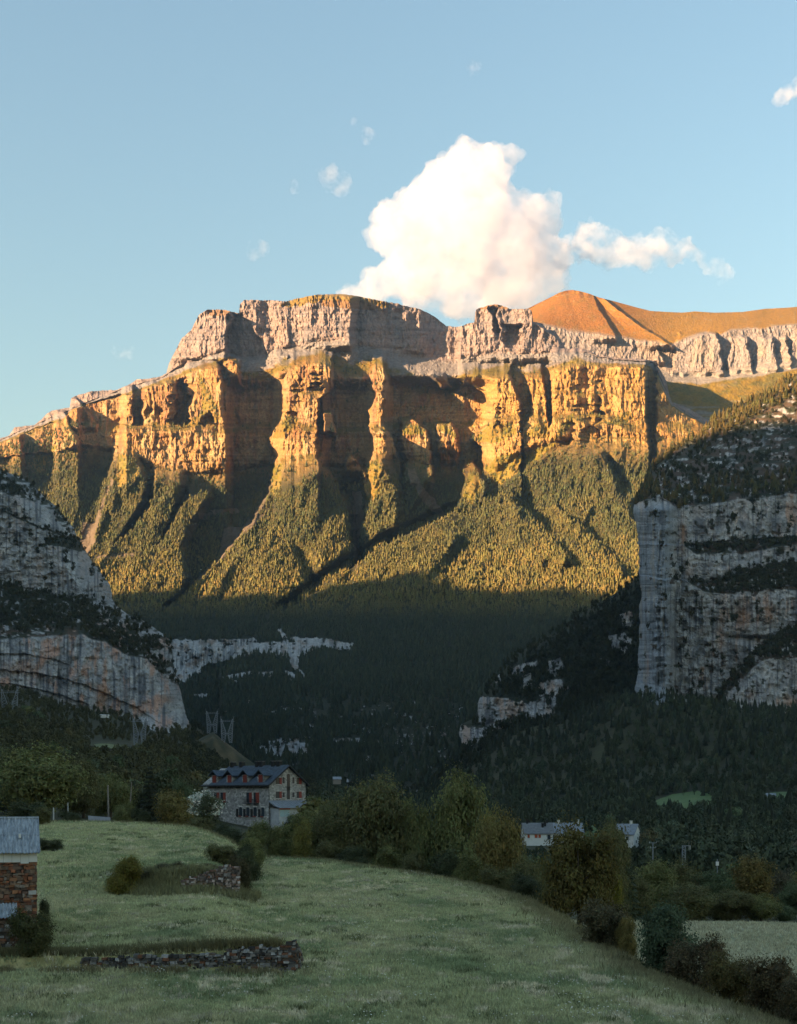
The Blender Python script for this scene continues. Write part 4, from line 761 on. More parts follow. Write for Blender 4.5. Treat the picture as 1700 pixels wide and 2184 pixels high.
def tree(kind, name, px, top, w, Y, col, label, group=None, cat='tree', x=None, h=None, sink=0.15, parts=True):
    global NT; NT += 1
    X = (px - CX) / F * Y if x is None else x; z = surf(X, Y) - sink
    H = ((HY - top) / F * Y - z) if h is None else h; W = w / F * Y
    crowns, trunks = PROTO[kind]
    sx = W / (0.62 if kind in ('upright', 'midtall', 'spruce') else 1.0)
    if kind in ('broad', 'mid', 'blossom'): sx = W / 1.05
    if kind == 'bush': sx = W / 1.15
    e = empty(name, (X, Y, z), rnd.uniform(0, 6.28)); e.scale = (sx, sx, H / (1.02 if kind == 'spruce' else 1.0))
    tag(e, label, cat, group)
    for nm, lst in (('crown', crowns), ('trunk' if kind != 'bush' else 'stem', trunks)):
        o = bpy.data.objects.new(nm, lst[rnd.randrange(len(lst))]); COL.objects.link(o); o.parent = e
        j = rnd.uniform(0.88, 1.12); o.color = (col[0] * j, col[1] * j, col[2] * j, 1)
    if kind == 'blossom':
        o = bpy.data.objects.new('blossom', BLOSSOM); COL.objects.link(o); o.parent = e; o.color = (0.75, 0.76, 0.66, 1)
    return e
OLV, BRN, GRN, DRK, YEL, GLD = (0.150, 0.160, 0.058), (0.125, 0.124, 0.050), (0.095, 0.125, 0.058), (0.066, 0.078, 0.037), (0.20, 0.185, 0.05), (0.17, 0.14, 0.045)
HG, HC = 'trees along the far edge of the meadow', 'hedge bushes down the right edge of the meadow'
for a in (('broad', 'broadleaf_tree', 1185, 2436, 225, 152, BRN, 'tall rounded russet-brown tree, the widest right of the stone inn', HG),
          ('broad', 'broadleaf_tree', 1432, 2432, 200, 151, OLV, 'tall tree with a yellow-green crown top, right of the russet-brown round tree', HG),
          ('broad', 'broadleaf_tree', 1312, 2492, 115, 150, OLV, 'smaller dull tree between the russet round tree and the yellow-topped tree', HG),
          ('broad', 'broadleaf_tree', 1568, 2548, 150, 134, GLD, 'lower golden-olive tree sloping down from the yellow-topped tree', HG),
          ('upright', 'broadleaf_tree', 1533, 2505, 60, 142, YEL, 'thin yellowish treetop poking up beside the yellow-topped tree', HG),
          ('broad', 'broadleaf_tree', 968, 2535, 150, 172, OLV, 'dark olive tree standing just right of the inn porch', HG),
          ('broad', 'broadleaf_tree', 1055, 2505, 130, 168, BRN, 'brown tree filling the gap between the inn and the big russet tree', HG),
          ('upright', 'broadleaf_tree', 948, 2578, 46, 158, YEL, 'slim bright yellow-green sapling in front of the inn porch', HG),
          ('broad', 'walnut_tree', 1820, 2583, 225, 107, (0.125, 0.105, 0.03), 'big domed walnut-like tree in front of the white village houses', HG),
          ('broad', 'broadleaf_tree', 1922, 2574, 110, 142, BRN, 'brown tree behind the right shoulder of the big domed tree', HG),
          ('bush', 'bush', 1934, 2733, 62, 110, (0.20, 0.19, 0.03), 'bright lime-yellow bush at the right foot of the big domed tree', HG),
          ('spruce', 'conifer', 1962, 2632, 95, 152, DRK, 'dark conifer behind the domed tree, left of the T-shaped pole', HG),
          ('broad', 'broadleaf_tree', 1690, 2690, 120, 122, BRN, 'low brown tree touching the left side of the big domed tree', HG),
          ('broad', 'broadleaf_tree', 1640, 2692, 110, 128, BRN, 'brown tree below the red-shuttered white house', HG)):
    tree(a[0], a[1], a[2], a[3], a[4] * 1.12, *a[5:7], a[7], a[8])
for i, (px, top, w, Y, c, lab) in enumerate(((1030, 2632, 110, 149, BRN, 'low bush at the meadow edge below the brown tree beside the inn'), (1120, 2655, 120, 145, DRK, 'dark bush at the foot of the tall russet-brown tree'), (1215, 2650, 120, 141, OLV, 'olive bush in the hedge below the right half of the russet tree'), (1300, 2660, 110, 137, BRN, 'brown bush in the hedge below the smaller dull tree'),
          (1390, 2655, 130, 133, DRK, 'dark bush in the hedge below the yellow-topped tree'), (1475, 2672, 120, 127, OLV, 'olive bush at the meadow edge left of the golden-olive tree'), (1560, 2705, 120, 121, BRN, 'rounded brown bush at the meadow edge under the golden-olive tree'), (1655, 2735, 130, 115, DRK, 'dark bush on the brow left of the big domed tree'), (1725, 2790, 110, 106, BRN, 'low brown bush on the brow under the left side of the domed tree'))):
    tree('bush', 'bush', px, top, w, Y + 1.5, c, lab, 'bushes along the far edge of the meadow', 'bush')
for px, top, w, Y, c, lab in ((1896, 2806, 150, 83.5, (0.10, 0.088, 0.045), 'grey-brown round bush nearest the foot of the domed tree'), (1972, 2872, 60, 82, GLD, 'small golden bush between the grey-brown bush and the dark green one'), (2088, 2824, 190, 76, (0.062, 0.088, 0.046), 'large dark green rounded bush in the hedge'),
          (2190, 2918, 160, 71.5, (0.105, 0.085, 0.045), 'reddish-brown twiggy bush right of the large dark green bush'), (2292, 2972, 150, 67.5, (0.12, 0.10, 0.035), 'yellow-brown hedge bush in front of the pale field'), (2400, 2992, 170, 64, (0.095, 0.075, 0.035), 'brown hedge bush, second from the right edge'), (2500, 3058, 140, 60.5, (0.085, 0.07, 0.035), 'brown hedge bush at the right edge of the photo'), (2580, 3100, 150, 58, (0.085, 0.07, 0.035), 'hedge bush cut off by the right edge')):
    tree('bush', 'bush', px, top, w * 1.28, Y, c, lab, HC, 'bush', sink=0.4)
RW = 'trees behind the pale field'
for k, px, top, w, Y, c, lab in (('broad', 1990, 2742, 105, 158, BRN, 'brown tree at the left end of the row behind the pale field'), ('broad', 2065, 2702, 150, 166, OLV, 'broad olive tree behind the field, below the T-shaped pole'), ('broad', 2150, 2688, 120, 172, BRN, 'brown tree below the steel lattice mast'),
          ('broad', 2165, 2765, 140, 162, BRN, 'low spreading tree behind the dark green hedge bush'), ('broad', 2245, 2735, 120, 168, GRN, 'greener tree behind the field, right of the lattice mast'), ('upright', 2357, 2694, 88, 170, (0.16, 0.125, 0.04), 'tall golden upright tree behind the pale field'), ('broad', 2295, 2790, 120, 163, BRN, 'low brown tree left of the tall golden tree'),
          ('broad', 2388, 2800, 95, 163, OLV, 'low olive tree right of the tall golden tree'), ('bush', 2462, 2830, 70, 166, GRN, 'small green bush at the right end of the field edge'), ('upright', 2450, 2715, 60, 190, (0.11, 0.10, 0.06), 'thin pale tree near the right end of the field edge'), ('broad', 2505, 2760, 100, 180, GRN, 'green tree at the right edge behind the field')):
    tree(k, 'broadleaf_tree' if k != 'bush' else 'bush', px, top, w * 1.25, Y, c, lab, RW)
LW = 'trees and shrubs round the stone inn'
for k, nm, px, top, w, Y, c, lab in (('broad', 'broadleaf_tree', 105, 2322, 300, 225, OLV, 'very large olive tree above the tin-roofed barn'), ('broad', 'broadleaf_tree', 262, 2385, 150, 245, BRN, 'brown-green tree to the right of the very large olive tree'), ('broad', 'broadleaf_tree', -30, 2330, 180, 250, DRK, 'dark tree cut off by the left edge'),
          ('spruce', 'conifer', 470, 2395, 90, 225, (0.035, 0.040, 0.025), 'almost black conifer left of the flowering shrub'), ('bush', 'bush', 395, 2508, 90, 195, OLV, 'olive bush right of the utility pole'), ('bush', 'bush', 440, 2530, 80, 186, DRK, 'dark bush between the utility pole and the upright shrub'), ('upright', 'shrub', 545, 2486, 100, 188, GLD, 'upright golden-brown shrub left of the inn'),
          ('blossom', 'flowering_shrub', 645, 2476, 125, 262, (0.10, 0.115, 0.06), 'shrub covered in white blossom against the left half of the inn'), ('bush', 'bush', 620, 2560, 120, 180, BRN, 'brown bush below the white flowering shrub'), ('bush', 'bush', 720, 2578, 140, 172, DRK, 'dark bush in front of the arched inn windows'), ('bush', 'bush', 805, 2568, 130, 168, OLV, 'olive bush below the corner of the inn'), ('bush', 'bush', 885, 2585, 110, 162, OLV, 'bush in front of the inn porch, left of the yellow sapling'),
          ('bush', 'bush', 925, 2552, 85, 305, DRK, 'dark bush against the foot of the inn porch'), ('broad', 'broadleaf_tree', 1000, 2512, 110, 300, OLV, 'small olive tree at the right rear of the inn porch'), ('bush', 'bush', 560, 2600, 110, 168, OLV, 'bush at the top right corner of the upper terrace'), ('bush', 'bush', 215, 2540, 90, 182, DRK, 'dark bush behind the low roadside wall'), ('bush', 'bush', 135, 2530, 80, 160, BRN, 'bush just right of the barn roof'), ('bush', 'bush', 90, 2500, 120, 185, DRK, 'dark bush behind the barn ridge'), ('broad', 'broadleaf_tree', 345, 2420, 150, 255, OLV, 'tree with an olive crown behind the utility pole'), ('broad', 'broadleaf_tree', 575, 2440, 120, 285, GRN, 'green tree behind the left end of the inn')):
    tree(k, nm, px, top, w, Y, c, lab, LW)
# terrace shrubs
for k, px, top, w, Y, c, lab, sx in (('bush', 392, 2678, 135, 103.5, (0.15, 0.135, 0.03), 'round dark bush with yellow tips on the terrace bank', 0), ('bush', 95, 2838, 150, 73.2, (0.085, 0.09, 0.035), 'bushy shrub against the front of the barn', 0), ('bush', 140, 2815, 58, 79, DRK, 'narrow shrub at the right corner of the barn', 0), ('bush', 152, 2625, 90, 128, DRK, 'shrub in the grass beside the barn eaves', 0),
          ('bush', 745, 2672, 90, 107, (0.085, 0.075, 0.035), 'shrub at the free end of the upper terrace wall', 0), ('bush', 690, 2640, 110, 120, BRN, 'low brown bush on the upper terrace edge', 0)):
    tree(k, 'bush', px, top, w, Y, c, lab, 'shrubs on the terraces', 'bush')
for px, top, Y in ((765, 2662, 110), (778, 2640, 120), (792, 2622, 132), (805, 2604, 143)):
    tree('bush', 'bush', px, top, 95, Y, OLV if Y > 125 else DRK, 'one of the bushes between the pinkish terrace wall and the hedge below the inn', 'bushes linking the terrace wall to the hedge', 'bush')
for i in range(9):      # bramble tufts hanging over the upper terrace wall
    Y = 105.9 + 0.35 * i; px = 465 + 37 * i; tree('bush', 'bramble', px, 0, 92, Y, (0.085, 0.078, 0.042), 'bramble tuft hanging over the upper terrace wall', 'bramble tufts on the upper terrace wall', 'bramble', h=rnd.uniform(1.0, 1.7), sink=0.5)

# middle distance: single trees of the hillsides, largest first; the rest as one wood
def clear(px, row):
    """photo-column/row windows that are open ground"""
    return (285 < px < 450 and 2325 < row < 2375) or (2050 < px < 2240 and 2500 < row < 2560) or (2400 < px < 2480 and 2490 < row < 2530)
def hillside(n, pxr, yr, kinds, cols, label, group, hs, avoid=None):
    got = 0; t = 0
    while got < n and t < n * 30:
        t += 1; px = rnd.uniform(*pxr); Y = math.exp(rnd.uniform(math.log(yr[0]), math.log(yr[1]))); X = (px - CX) / F * Y; z = gz(X, Y); row = HY - z / Y * F
        if clear(px, row) or (avoid and avoid(px, Y)): continue
        k, p = kinds[rnd.randrange(len(kinds))]; h = rnd.uniform(*hs) * p; w = h * (0.95 if k == 'mid' else 0.42) * rnd.uniform(0.85, 1.25)
        tree(k, 'conifer' if k == 'spruce' else 'broadleaf_tree', px, 0, w / Y * F, Y, cols[rnd.randrange(len(cols))], label, group, x=X, h=h, sink=0.4); got += 1
house_zone = lambda px, Y: (560 < px < 1010 and 225 < Y < 370) or (px < 620 and Y < 270 and px > 300) or (600 < px < 760 and Y > 1120)
hillside(105, (-60, 1080), (250, 1150), [('mid', 1), ('mid', 0.8), ('mid', 1.1), ('spruce', 1.2), ('midtall', 1.2)], [OLV, DRK, GRN, BRN, (0.10, 0.13, 0.06), GRN, (0.16, 0.14, 0.06)], 'one of many trees on the hillside between the inn and the left cliff', 'hillside trees left', (5.5, 9.5), house_zone)
hillside(100, (1000, 2560), (210, 760), [('mid', 1), ('mid', 0.9), ('midtall', 1.3), ('midtall', 1.4), ('spruce', 1.1), ('mid', 1.15)], [(0.085, 0.105, 0.05), (0.115, 0.155, 0.075), (0.09, 0.11, 0.065), (0.15, 0.135, 0.065), (0.10, 0.14, 0.065), (0.14, 0.13, 0.09), (0.17, 0.165, 0.06), (0.12, 0.16, 0.10)], 'one of many trees in the valley bottom right of the meadow', 'valley trees right', (6, 10), lambda px, Y: (1600 < px < 2010 and 300 < Y < 660) or (2000 < px < 2290 and Y < 345) or (2390 < px < 2500 and Y < 390))
print('single trees', NT)
def wood(name, n, pxr, yr, base, var, templ, hs, asp, label, gapless=True, dens=None):
    px = rng.uniform(*pxr, n); Y = np.exp(rng.uniform(math.log(yr[0]), math.log(yr[1]), n)); X = (px - CX) / F * Y; z = zground(X, Y); row = HY - z / Y * F
    ok = np.array([not (clear(p, r) or (1610 < p < 2010 and 555 < y < 640) or (560 < p < 1010 and 225 < y < 385)) for p, r, y in zip(px, row, Y)])
    if dens is not None: ok &= rng.uniform(0, 1, n) < dens(px, row)
    p = np.stack([X, Y, z - 0.4], -1)[ok]; h = rng.uniform(*hs, len(p)); pv = CX + F * p[:, 0] / p[:, 1]; h = np.where((pv > 1590) & (pv < 2020) & (p[:, 1] < 560), h * 0.33, h); r = h * rng.uniform(*asp, len(p)) * np.where(h < 3.7, 1.3, 1)
    mass(name, p, h, r, conifer_colors(len(p), base, var, 0.8), templ, M_tree, label=label, cat='wood'); print(name, len(p))
WOOD = [card_template(150, s, size=0.24) for s in (14, 15, 16)]
wood('wood', 6500, (-330, 1050), (300, 1420), (0.095, 0.095, 0.042), (0.15, 0.14, 0.06), WOOD, (4, 9), (0.45, 0.65), 'mixed hedges and woods on the slope under the left cliff', dens=lambda p, r: 1 - 0.93 * ((np.abs(p - 365) < 85) & (np.abs(r - 2350) < 28)))
wood('wood', 9500, (1000, 2900), (330, 1400), (0.066, 0.095, 0.055), (0.14, 0.15, 0.08), WOOD, (5, 12), (0.36, 0.62), 'mixed green woods on the slope below the right cliff')
wood('conifer_forest', 3800, (1150, 2900), (640, 1560), (0.036, 0.046, 0.028), (0.05, 0.06, 0.03), CON, (9, 17), (0.2, 0.28), 'dark firs mixed into the woods below the right cliff', dens=lambda p, r: np.where(r < 2380, 1.0, 0.22))
wood('wood', 3500, (600, 1500), (600, 1850), (0.045, 0.055, 0.028), (0.07, 0.07, 0.035), WOOD, (5, 10), (0.4, 0.6), 'dark woods on the valley floor behind the stone inn')
# ================================================================== buildings
class MB:
    """collects boxes, prisms and bars into ONE mesh"""
    def __init__(s): s.v = []; s.f = []
    def add(s, v, f):
        o = len(s.v); s.v += [tuple(p) for p in v]; s.f += [tuple(o + i for i in q) for q in f]; return s
    def box(s, a, b):
        (x0, y0, z0), (x1, y1, z1) = a, b
        return s.add([(x0,y0,z0),(x1,y0,z0),(x1,y1,z0),(x0,y1,z0),(x0,y0,z1),(x1,y0,z1),(x1,y1,z1),(x0,y1,z1)], [(0,3,2,1),(4,5,6,7),(0,1,5,4),(1,2,6,5),(2,3,7,6),(3,0,4,7)])
    def extrude(s, prof, axis, a, b):
        """closed profile (p,q) pushed along an axis from a to b"""
        n = len(prof)
        def pt(p, q, t): return {'x': (t, p, q), 'y': (p, t, q), 'z': (p, q, t)}[axis]
        v = [pt(p, q, a) for p, q in prof] + [pt(p, q, b) for p, q in prof]
        return s.add(v, [tuple(range(n))[::-1], tuple(range(n, 2 * n))] + [(i, (i + 1) % n, n + (i + 1) % n, n + i) for i in range(n)])
    def bar(s, p, q, r, n=4, r2=None):
        p, q = Vector(p), Vector(q); d = (q - p).normalized(); a = d.orthogonal().normalized(); b = d.cross(a); r2 = r if r2 is None else r2
        v = [p + (a * math.cos(2 * math.pi * (k + .5) / n) + b * math.sin(2 * math.pi * (k + .5) / n)) * r for k in range(n)] + [q + (a * math.cos(2 * math.pi * (k + .5) / n) + b * math.sin(2 * math.pi * (k + .5) / n)) * r2 for k in range(n)]
        return s.add(v, [tuple(range(n))[::-1], tuple(range(n, 2 * n))] + [(k, (k + 1) % n, n + (k + 1) % n, n + k) for k in range(n)])
    def build(s, name, mat, parent=None, bevel=0.0):
        me = bpy.data.meshes.new(name); me.from_pydata(s.v, [], s.f); me.update()
        bm = bmesh.new(); bm.from_mesh(me); bmesh.ops.recalc_face_normals(bm, faces=bm.faces)
        if bevel: bmesh.ops.bevel(bm, geom=bm.edges[:], offset=bevel, segments=1, affect='EDGES')
        bm.to_mesh(me); bm.free()
        return link(name, me, mat, parent)
def stone_mat(name, c1, c2, c3, scale, mortar):
    m, nt, b = nodes(name); L = nt.links.new
    tc = N(nt, 'ShaderNodeTexCoord'); wn = N(nt, 'ShaderNodeTexNoise', Scale=scale * 1.3, Detail=2.0)
    L(tc.outputs['Object'], wn.inputs['Vector']); ad = N(nt, 'ShaderNodeMixRGB', blend_type='ADD'); ad.inputs[0].default_value = 0.25
    L(tc.outputs['Object'], ad.inputs[1]); L(wn.outputs['Color'], ad.inputs[2])
    mp = N(nt, 'ShaderNodeMapping'); mp.inputs['Scale'].default_value = (1, 1, 1.5); L(ad.outputs[0], mp.inputs['Vector'])
    vo = N(nt, 'ShaderNodeTexVoronoi', Scale=scale); L(mp.outputs[0], vo.inputs['Vector'])
    ve = N(nt, 'ShaderNodeTexVoronoi', Scale=scale, feature='DISTANCE_TO_EDGE'); L(mp.outputs[0], ve.inputs['Vector'])
    sp = N(nt, 'ShaderNodeSeparateColor'); L(vo.outputs['Color'], sp.inputs[0])
    cr = N(nt, 'ShaderNodeValToRGB'); e = cr.color_ramp.elements; e[0].color = (*c1, 1); e[1].color = (*c3, 1); k = e.new(0.5); k.color = (*c2, 1); L(sp.outputs[0], cr.inputs[0])
    ed = N(nt, 'ShaderNodeMapRange'); ed.inputs['From Max'].default_value = 0.07; L(ve.outputs['Distance'], ed.inputs['Value'])
    mx = N(nt, 'ShaderNodeMixRGB'); mx.inputs[1].default_value = (*mortar, 1); L(ed.outputs[0], mx.inputs[0]); L(cr.outputs[0], mx.inputs[2]); L(mx.outputs[0], b.inputs['Base Color'])
    bp = N(nt, 'ShaderNodeBump', Strength=0.6, Distance=0.06); L(ed.outputs[0], bp.inputs['Height']); L(bp.outputs['Normal'], b.inputs['Normal']); b.inputs['Roughness'].default_value = 0.9
    return m
M_stone = stone_mat('inn_stone', (0.17, 0.165, 0.16), (0.30, 0.29, 0.275), (0.48, 0.46, 0.43), 1.5, (0.24, 0.23, 0.215))
M_slate = plain('slate_roof', (0.055, 0.070, 0.092), 0.75, 0.35, 1.2)
M_zinc = plain('zinc_roof', (0.20, 0.22, 0.25), 0.55, 0.2, 0.8)
M_red = plain('red_shutter', (0.21, 0.042, 0.03), 0.7, 0.25, 2.0)
M_black = plain('dark_timber', (0.022, 0.02, 0.02), 0.7, 0.3, 2.0)
M_glass = plain('window_glass', (0.035, 0.045, 0.055), 0.12, 0.2, 1.0)
M_white = plain('white_render', (0.62, 0.61, 0.58), 0.85, 0.08, 0.7)
M_pale = plain('pale_stone', (0.42, 0.41, 0.39), 0.9, 0.2, 2.0)
M_metal = plain('galvanised_steel', (0.22, 0.24, 0.27), 0.6, 0.15, 2.0)
M_wood = plain('weathered_wood', (0.21, 0.185, 0.16), 0.9, 0.3, 4.0)
M_grey_roof = plain('grey_tile_roof', (0.15, 0.155, 0.165), 0.7, 0.25, 0.9)
M_red_door = plain('rust_red_wood', (0.38, 0.075, 0.03), 0.7, 0.2, 1.0)
M_panel = plain('bluish_panel', (0.30, 0.32, 0.38), 0.45, 0.15, 1.0)
M_concrete = plain('concrete', (0.13, 0.125, 0.125), 0.9, 0.25, 1.5)

def inn():
    """long slate-roofed house, local x along its gable (to the right and back), y along its long side (to the left and back)"""
    Y0 = 330.0; X0 = (844 - CX) / F * Y0; zb = (HY - 2576) / F * Y0
    rt = empty('inn', (X0, Y0, zb), R(45)); tag(rt, 'long grey stone inn with a dark slate roof, four dormers and red shutters', 'inn')
    W, L, E, H = 11.9, 27.0, 9.35, 13.75
    MB().extrude([(0, -3), (W, -3), (W, E), (W / 2, H - 0.25), (0, E)], 'y', 0, L).build('wall', M_stone, rt)
    # roof: two slopes, the far end hipped back a little lower
    rf = MB(); t = 0.28; o = 0.75; sl = (H - E) / (W / 2)
    def slope(y0, y1, hh): return [(-o, E - o * sl), (W / 2, hh), (W + o, E - o * sl), (W + o, E - o * sl + t), (W / 2, hh + t), (-o, E - o * sl + t)]
    rf.extrude(slope(0, 0, H), 'y', -o, 23.6)
    rf.add([(-o, 23.605, E - o * sl), (W + o, 23.605, E - o * sl), (W / 2, 23.605, H + t), (-o, L + o, E - o * sl), (W + o, L + o, E - o * sl), (W / 2, L - 0.6, E + 1.6)], [(0, 2, 5, 3), (1, 4, 5, 2), (3, 5, 4), (0, 3, 4, 1), (0, 1, 2)])
    roof = rf.build('roof', M_slate, rt)
    fa = MB(); fa.extrude([(-o - .02, E - o * sl - 0.2), (W / 2, H - 0.16), (W + o + .02, E - o * sl - 0.2), (W + o + .02, E - o * sl + .1), (W / 2, H + .1), (-o - .02, E - o * sl + .1)], 'y', -o - 0.14, -o - 0.01); fa.box((-o - 0.16, -o, E - o * sl - 0.16), (-o - 0.01, L + o, E - o * sl + 0.12)); fa.build('fascia', M_black, roof)
    for y in (3.2, 5.3, 9.9, 11.7, 18.2, 21.9):
        c = MB().box((W / 2 - .55, y - .55, H - 0.7), (W / 2 + .55, y + .55, H + 1.15)).build('chimney', M_black, roof)
        MB().box((W / 2 - .6, y - .6, H + 1.32), (W / 2 + .6, y + .6, H + 1.42)).box((W / 2 - .4, y - .4, H + 1.16), (W / 2 + .4, y + .4, H + 1.31)).build('cap', M_concrete, c)
    for y in (3.4, 9.6, 15.9, 22.2):    # dormers look left and towards the photographer
        d = MB().box((0.15, y - 1.25, E - 0.1), (4.4, y + 1.25, E + 2.25)).build('dormer', M_stone, roof)
        MB().extrude([(y - 1.95, E + 1.85), (y, E + 3.3), (y + 1.95, E + 1.85), (y + 1.95, E + 2.1), (y, E + 3.57), (y - 1.95, E + 2.1)], 'x', -0.6, 5.0).build('dormer_roof', M_slate, d)
        MB().box((0.02, y - 0.72, E + 0.1), (0.14, y + 0.72, E + 2.15)).build('shutter', M_red, d)
    def window(face, c, z, w, h, red, arch=False, open_=0.0, frame=M_pale):
        """face 'g' gable (y=0) or 's' long side (x=0)"""
        def bx(m, a0, a1, z0, z1, d0, d1):
            return m.box((a0, -d1, z0), (a1, -d0, z1)) if face == 'g' else m.box((-d1, a0, z0), (-d0, a1, z1))
        m = MB(); bx(m, c - w / 2, c + w / 2, z - h / 2, z + h / 2, 0.01, 0.05)
        if arch:
            pr = [(c + w / 2 * math.cos(a), z + h / 2 + w / 2 * math.sin(a)) for a in np.linspace(0, math.pi, 9)]; m.extrude(pr, 'y' if face == 'g' else 'x', -0.05, -0.01)
        win = m.build('window', M_glass, rt)
        fr = MB(); bx(fr, c - w / 2 - .16, c + w / 2 + .16, z - h / 2 - .2, z - h / 2 - .01, 0.01, 0.16); bx(fr, c - w / 2 - .14, c + w / 2 + .14, z + h / 2 + (w / 2 if arch else 0) + .01, z + h / 2 + (w / 2 if arch else 0) + .18, 0.01, 0.10); fr.build('sill', frame, win)
        if red:
            sh = MB(); k = w / 2 * (1 - open_)
            if open_ < 0.99: bx(sh, c + w / 2 - k if face == 'g' else c - w / 2, c + w / 2 if face == 'g' else c - w / 2 + k, z - h / 2, z + h / 2, 0.06, 0.11)
            bx(sh, (c + w / 2 + .02) if face == 'g' else (c - w / 2 - .02 - w * .25), (c + w / 2 + .02 + w * .25) if face == 'g' else (c - w / 2 - .02), z - h / 2, z + h / 2, 0.02, 0.09)
            sh.build('shutter', M_red, win)
        return win
    for z in (10.0, 6.55):
        for c, w in ((2.9, 1.5), (9.6, 1.25)): window('g', c, z, w, 1.65, True, open_=0.1 if c > 5 else 0.5)
        for c in (4.65, 7.85): window('g', c, z, 0.62, 1.25, False, arch=(z > 8))
    tw = window('g', 6.2, 8.35, 1.0, 5.9, False, arch=True); MB().box((5.66, -0.13, 7.7), (6.74, -0.06, 8.6)).build('panel', M_black, tw)
    for y in (8.0, 5.1, 18.6, 21.3):
        w = window('s', y, 5.85, 1.7, 2.6, True, open_=0.0 if y < 6 else 0.35)
        rl = MB(); rl.box((-0.75, y - 1.15, 4.35), (-0.02, y + 1.15, 4.5))
        for k in range(9): rl.bar((-0.7, y - 1.1 + k * .275, 4.5), (-0.7, y - 1.1 + k * .275, 5.4), 0.03)
        rl.box((-0.74, y - 1.15, 5.4), (-0.66, y + 1.15, 5.48)); rl.build('balcony', M_black, w)
    for y in (11.2, 8.3, 5.4, 2.4):
        w = window('s', y, 2.0, 1.25, 1.7, False, arch=True, frame=M_white); MB().box((-0.14, y + 0.9, 1.0), (-0.02, y + 1.75, 3.0)).build('shutter', M_black, w)
        fl = MB()
        for k in range(6): fl.box((-0.38, y - .5 + k * .18, 1.0 + .05 * (k % 2)), (-0.2, y - .38 + k * .18, 1.2 + .06 * (k % 3)))
        fl.build('flower_box', M_red, w)
    # glazed porch under a swept metal roof on the gable
    po = MB().box((0.4, -3.4, -3), (6.9, -0.02, 3.2)).build('porch', plain('pale_grey_render', (0.36, 0.37, 0.38), 0.9, 0.2, 0.8), rt)
    pr = [(-0.05, 5.15), (-1.6, 4.35), (-3.0, 3.75), (-4.3, 3.45), (-4.3, 3.27), (-3.0, 3.5), (-1.6, 4.05), (-0.05, 4.8)]
    pm = MB().extrude(pr, 'x', -0.2, W - 0.2); pm.build('porch_roof', M_zinc, po); sm = MB()
    for k in range(14): 
        x = k * 0.9 - 0.1
        for (a, b), (c, d) in zip(pr[:3], pr[1:4]): sm.bar((x, a, b + .03), (x, c, d + .03), 0.05)
    sm.build('seam', M_zinc, po)
    g = MB(); g.box((0.7, -3.46, 1.2), (2.1, -3.41, 2.9)); g.box((2.25, -3.46, 1.2), (3.6, -3.41, 2.9)); g.build('glazing', plain('pale_glazing', (0.30, 0.42, 0.45), 0.1, 0.1), po)
    MB().box((0.5, -3.5, 2.95), (3.9, -3.41, 3.6)).build('panel', M_red_door, po)
    MB().bar((-0.08, -0.1, -1), (-0.08, -0.1, E - 0.4), 0.07, 6).build('downpipe', M_black, rt)
inn()

def house(name, px, row_eave, Y, w, d, eave, rise, rz, label, roofm, parts):
    """small gabled house: ridge along local x; px,row_eave give the middle of the near eave"""
    X = (px - CX) / F * Y; z = (HY - row_eave) / F * Y - eave
    rt = empty(name, (X, Y, z), R(rz)); tag(rt, label, 'house', 'white village houses' if 'village' in label else None)
    zl = parts.get('low', -4)
    MB().extrude([(0, zl), (d, zl), (d, eave), (d / 2, eave + rise - .12), (0, eave)], 'x', -w / 2, w / 2).build('wall', parts.get('wall', M_white), rt)
    o = 0.6; s = rise / (d / 2)
    roof = MB().extrude([(-o, eave - o * s), (d / 2, eave + rise), (d + o, eave - o * s), (d + o, eave - o * s + .25), (d / 2, eave + rise + .25), (-o, eave - o * s + .25)], 'x', -w / 2 - o, w / 2 + o).build('roof', roofm, rt)
    for x, y in parts.get('chimneys', ()):
        zc = eave + (min(y, d - y)) * s; MB().box((x - .45, y - .45, zc - .4), (x + .45, y + .45, zc + 1.6)).box((x - .6, y - .6, zc + 1.61), (x + .6, y + .6, zc + 1.8)).build('chimney', parts.get('cm', M_white), roof)
    for x, z0, ww, hh, mat in parts.get('win', ()):
        wi = MB().box((x - ww / 2, -0.06, z0), (x + ww / 2, -0.01, z0 + hh)).build('window', mat, rt); MB().box((x - ww / 2 - .1, -0.12, z0 - .14), (x + ww / 2 + .1, -0.01, z0 - .02)).build('sill', M_pale, wi)
    for y, z0, ww, hh, mat in parts.get('gwin', ()):
        MB().box((w / 2 + .01, y - ww / 2, z0), (w / 2 + .06, y + ww / 2, z0 + hh)).build('window', mat, rt)
    return rt
house('village_house', 1690, 2612, 600, 13.0, 9.5, 5.2, 4.2, 4, 'white village house with red shutters and a grey roof, leftmost of the row', M_grey_roof, dict(chimneys=[(-4.5, 4.7), (-3.5, 5.2), (2.2, 2.8), (3.4, 3.4), (4.5, 5.0)], cm=M_black, win=[(-4.6, 3.0, 1.0, 1.5, M_red_door), (-1.2, 3.0, 1.3, 1.5, M_red_door), (0.4, 3.0, 1.1, 1.5, M_red_door), (4.6, 2.2, 1.4, 2.2, M_glass)]))
house('village_house', 1778, 2612, 606, 15.0, 10.0, 5.2, 4.3, 3, 'village house with a bluish metal roof next to the red-shuttered one', M_zinc, dict(chimneys=[(-3, 4.6), (6, 4.8)], win=[(-6.2, 2.4, 1.1, 2.0, M_glass), (-4.2, 3.4, 1.6, 0.9, M_white), (-3.0, 2.0, 1.2, 1.4, M_red_door), (0, 2.5, 1.1, 1.6, M_glass)]))
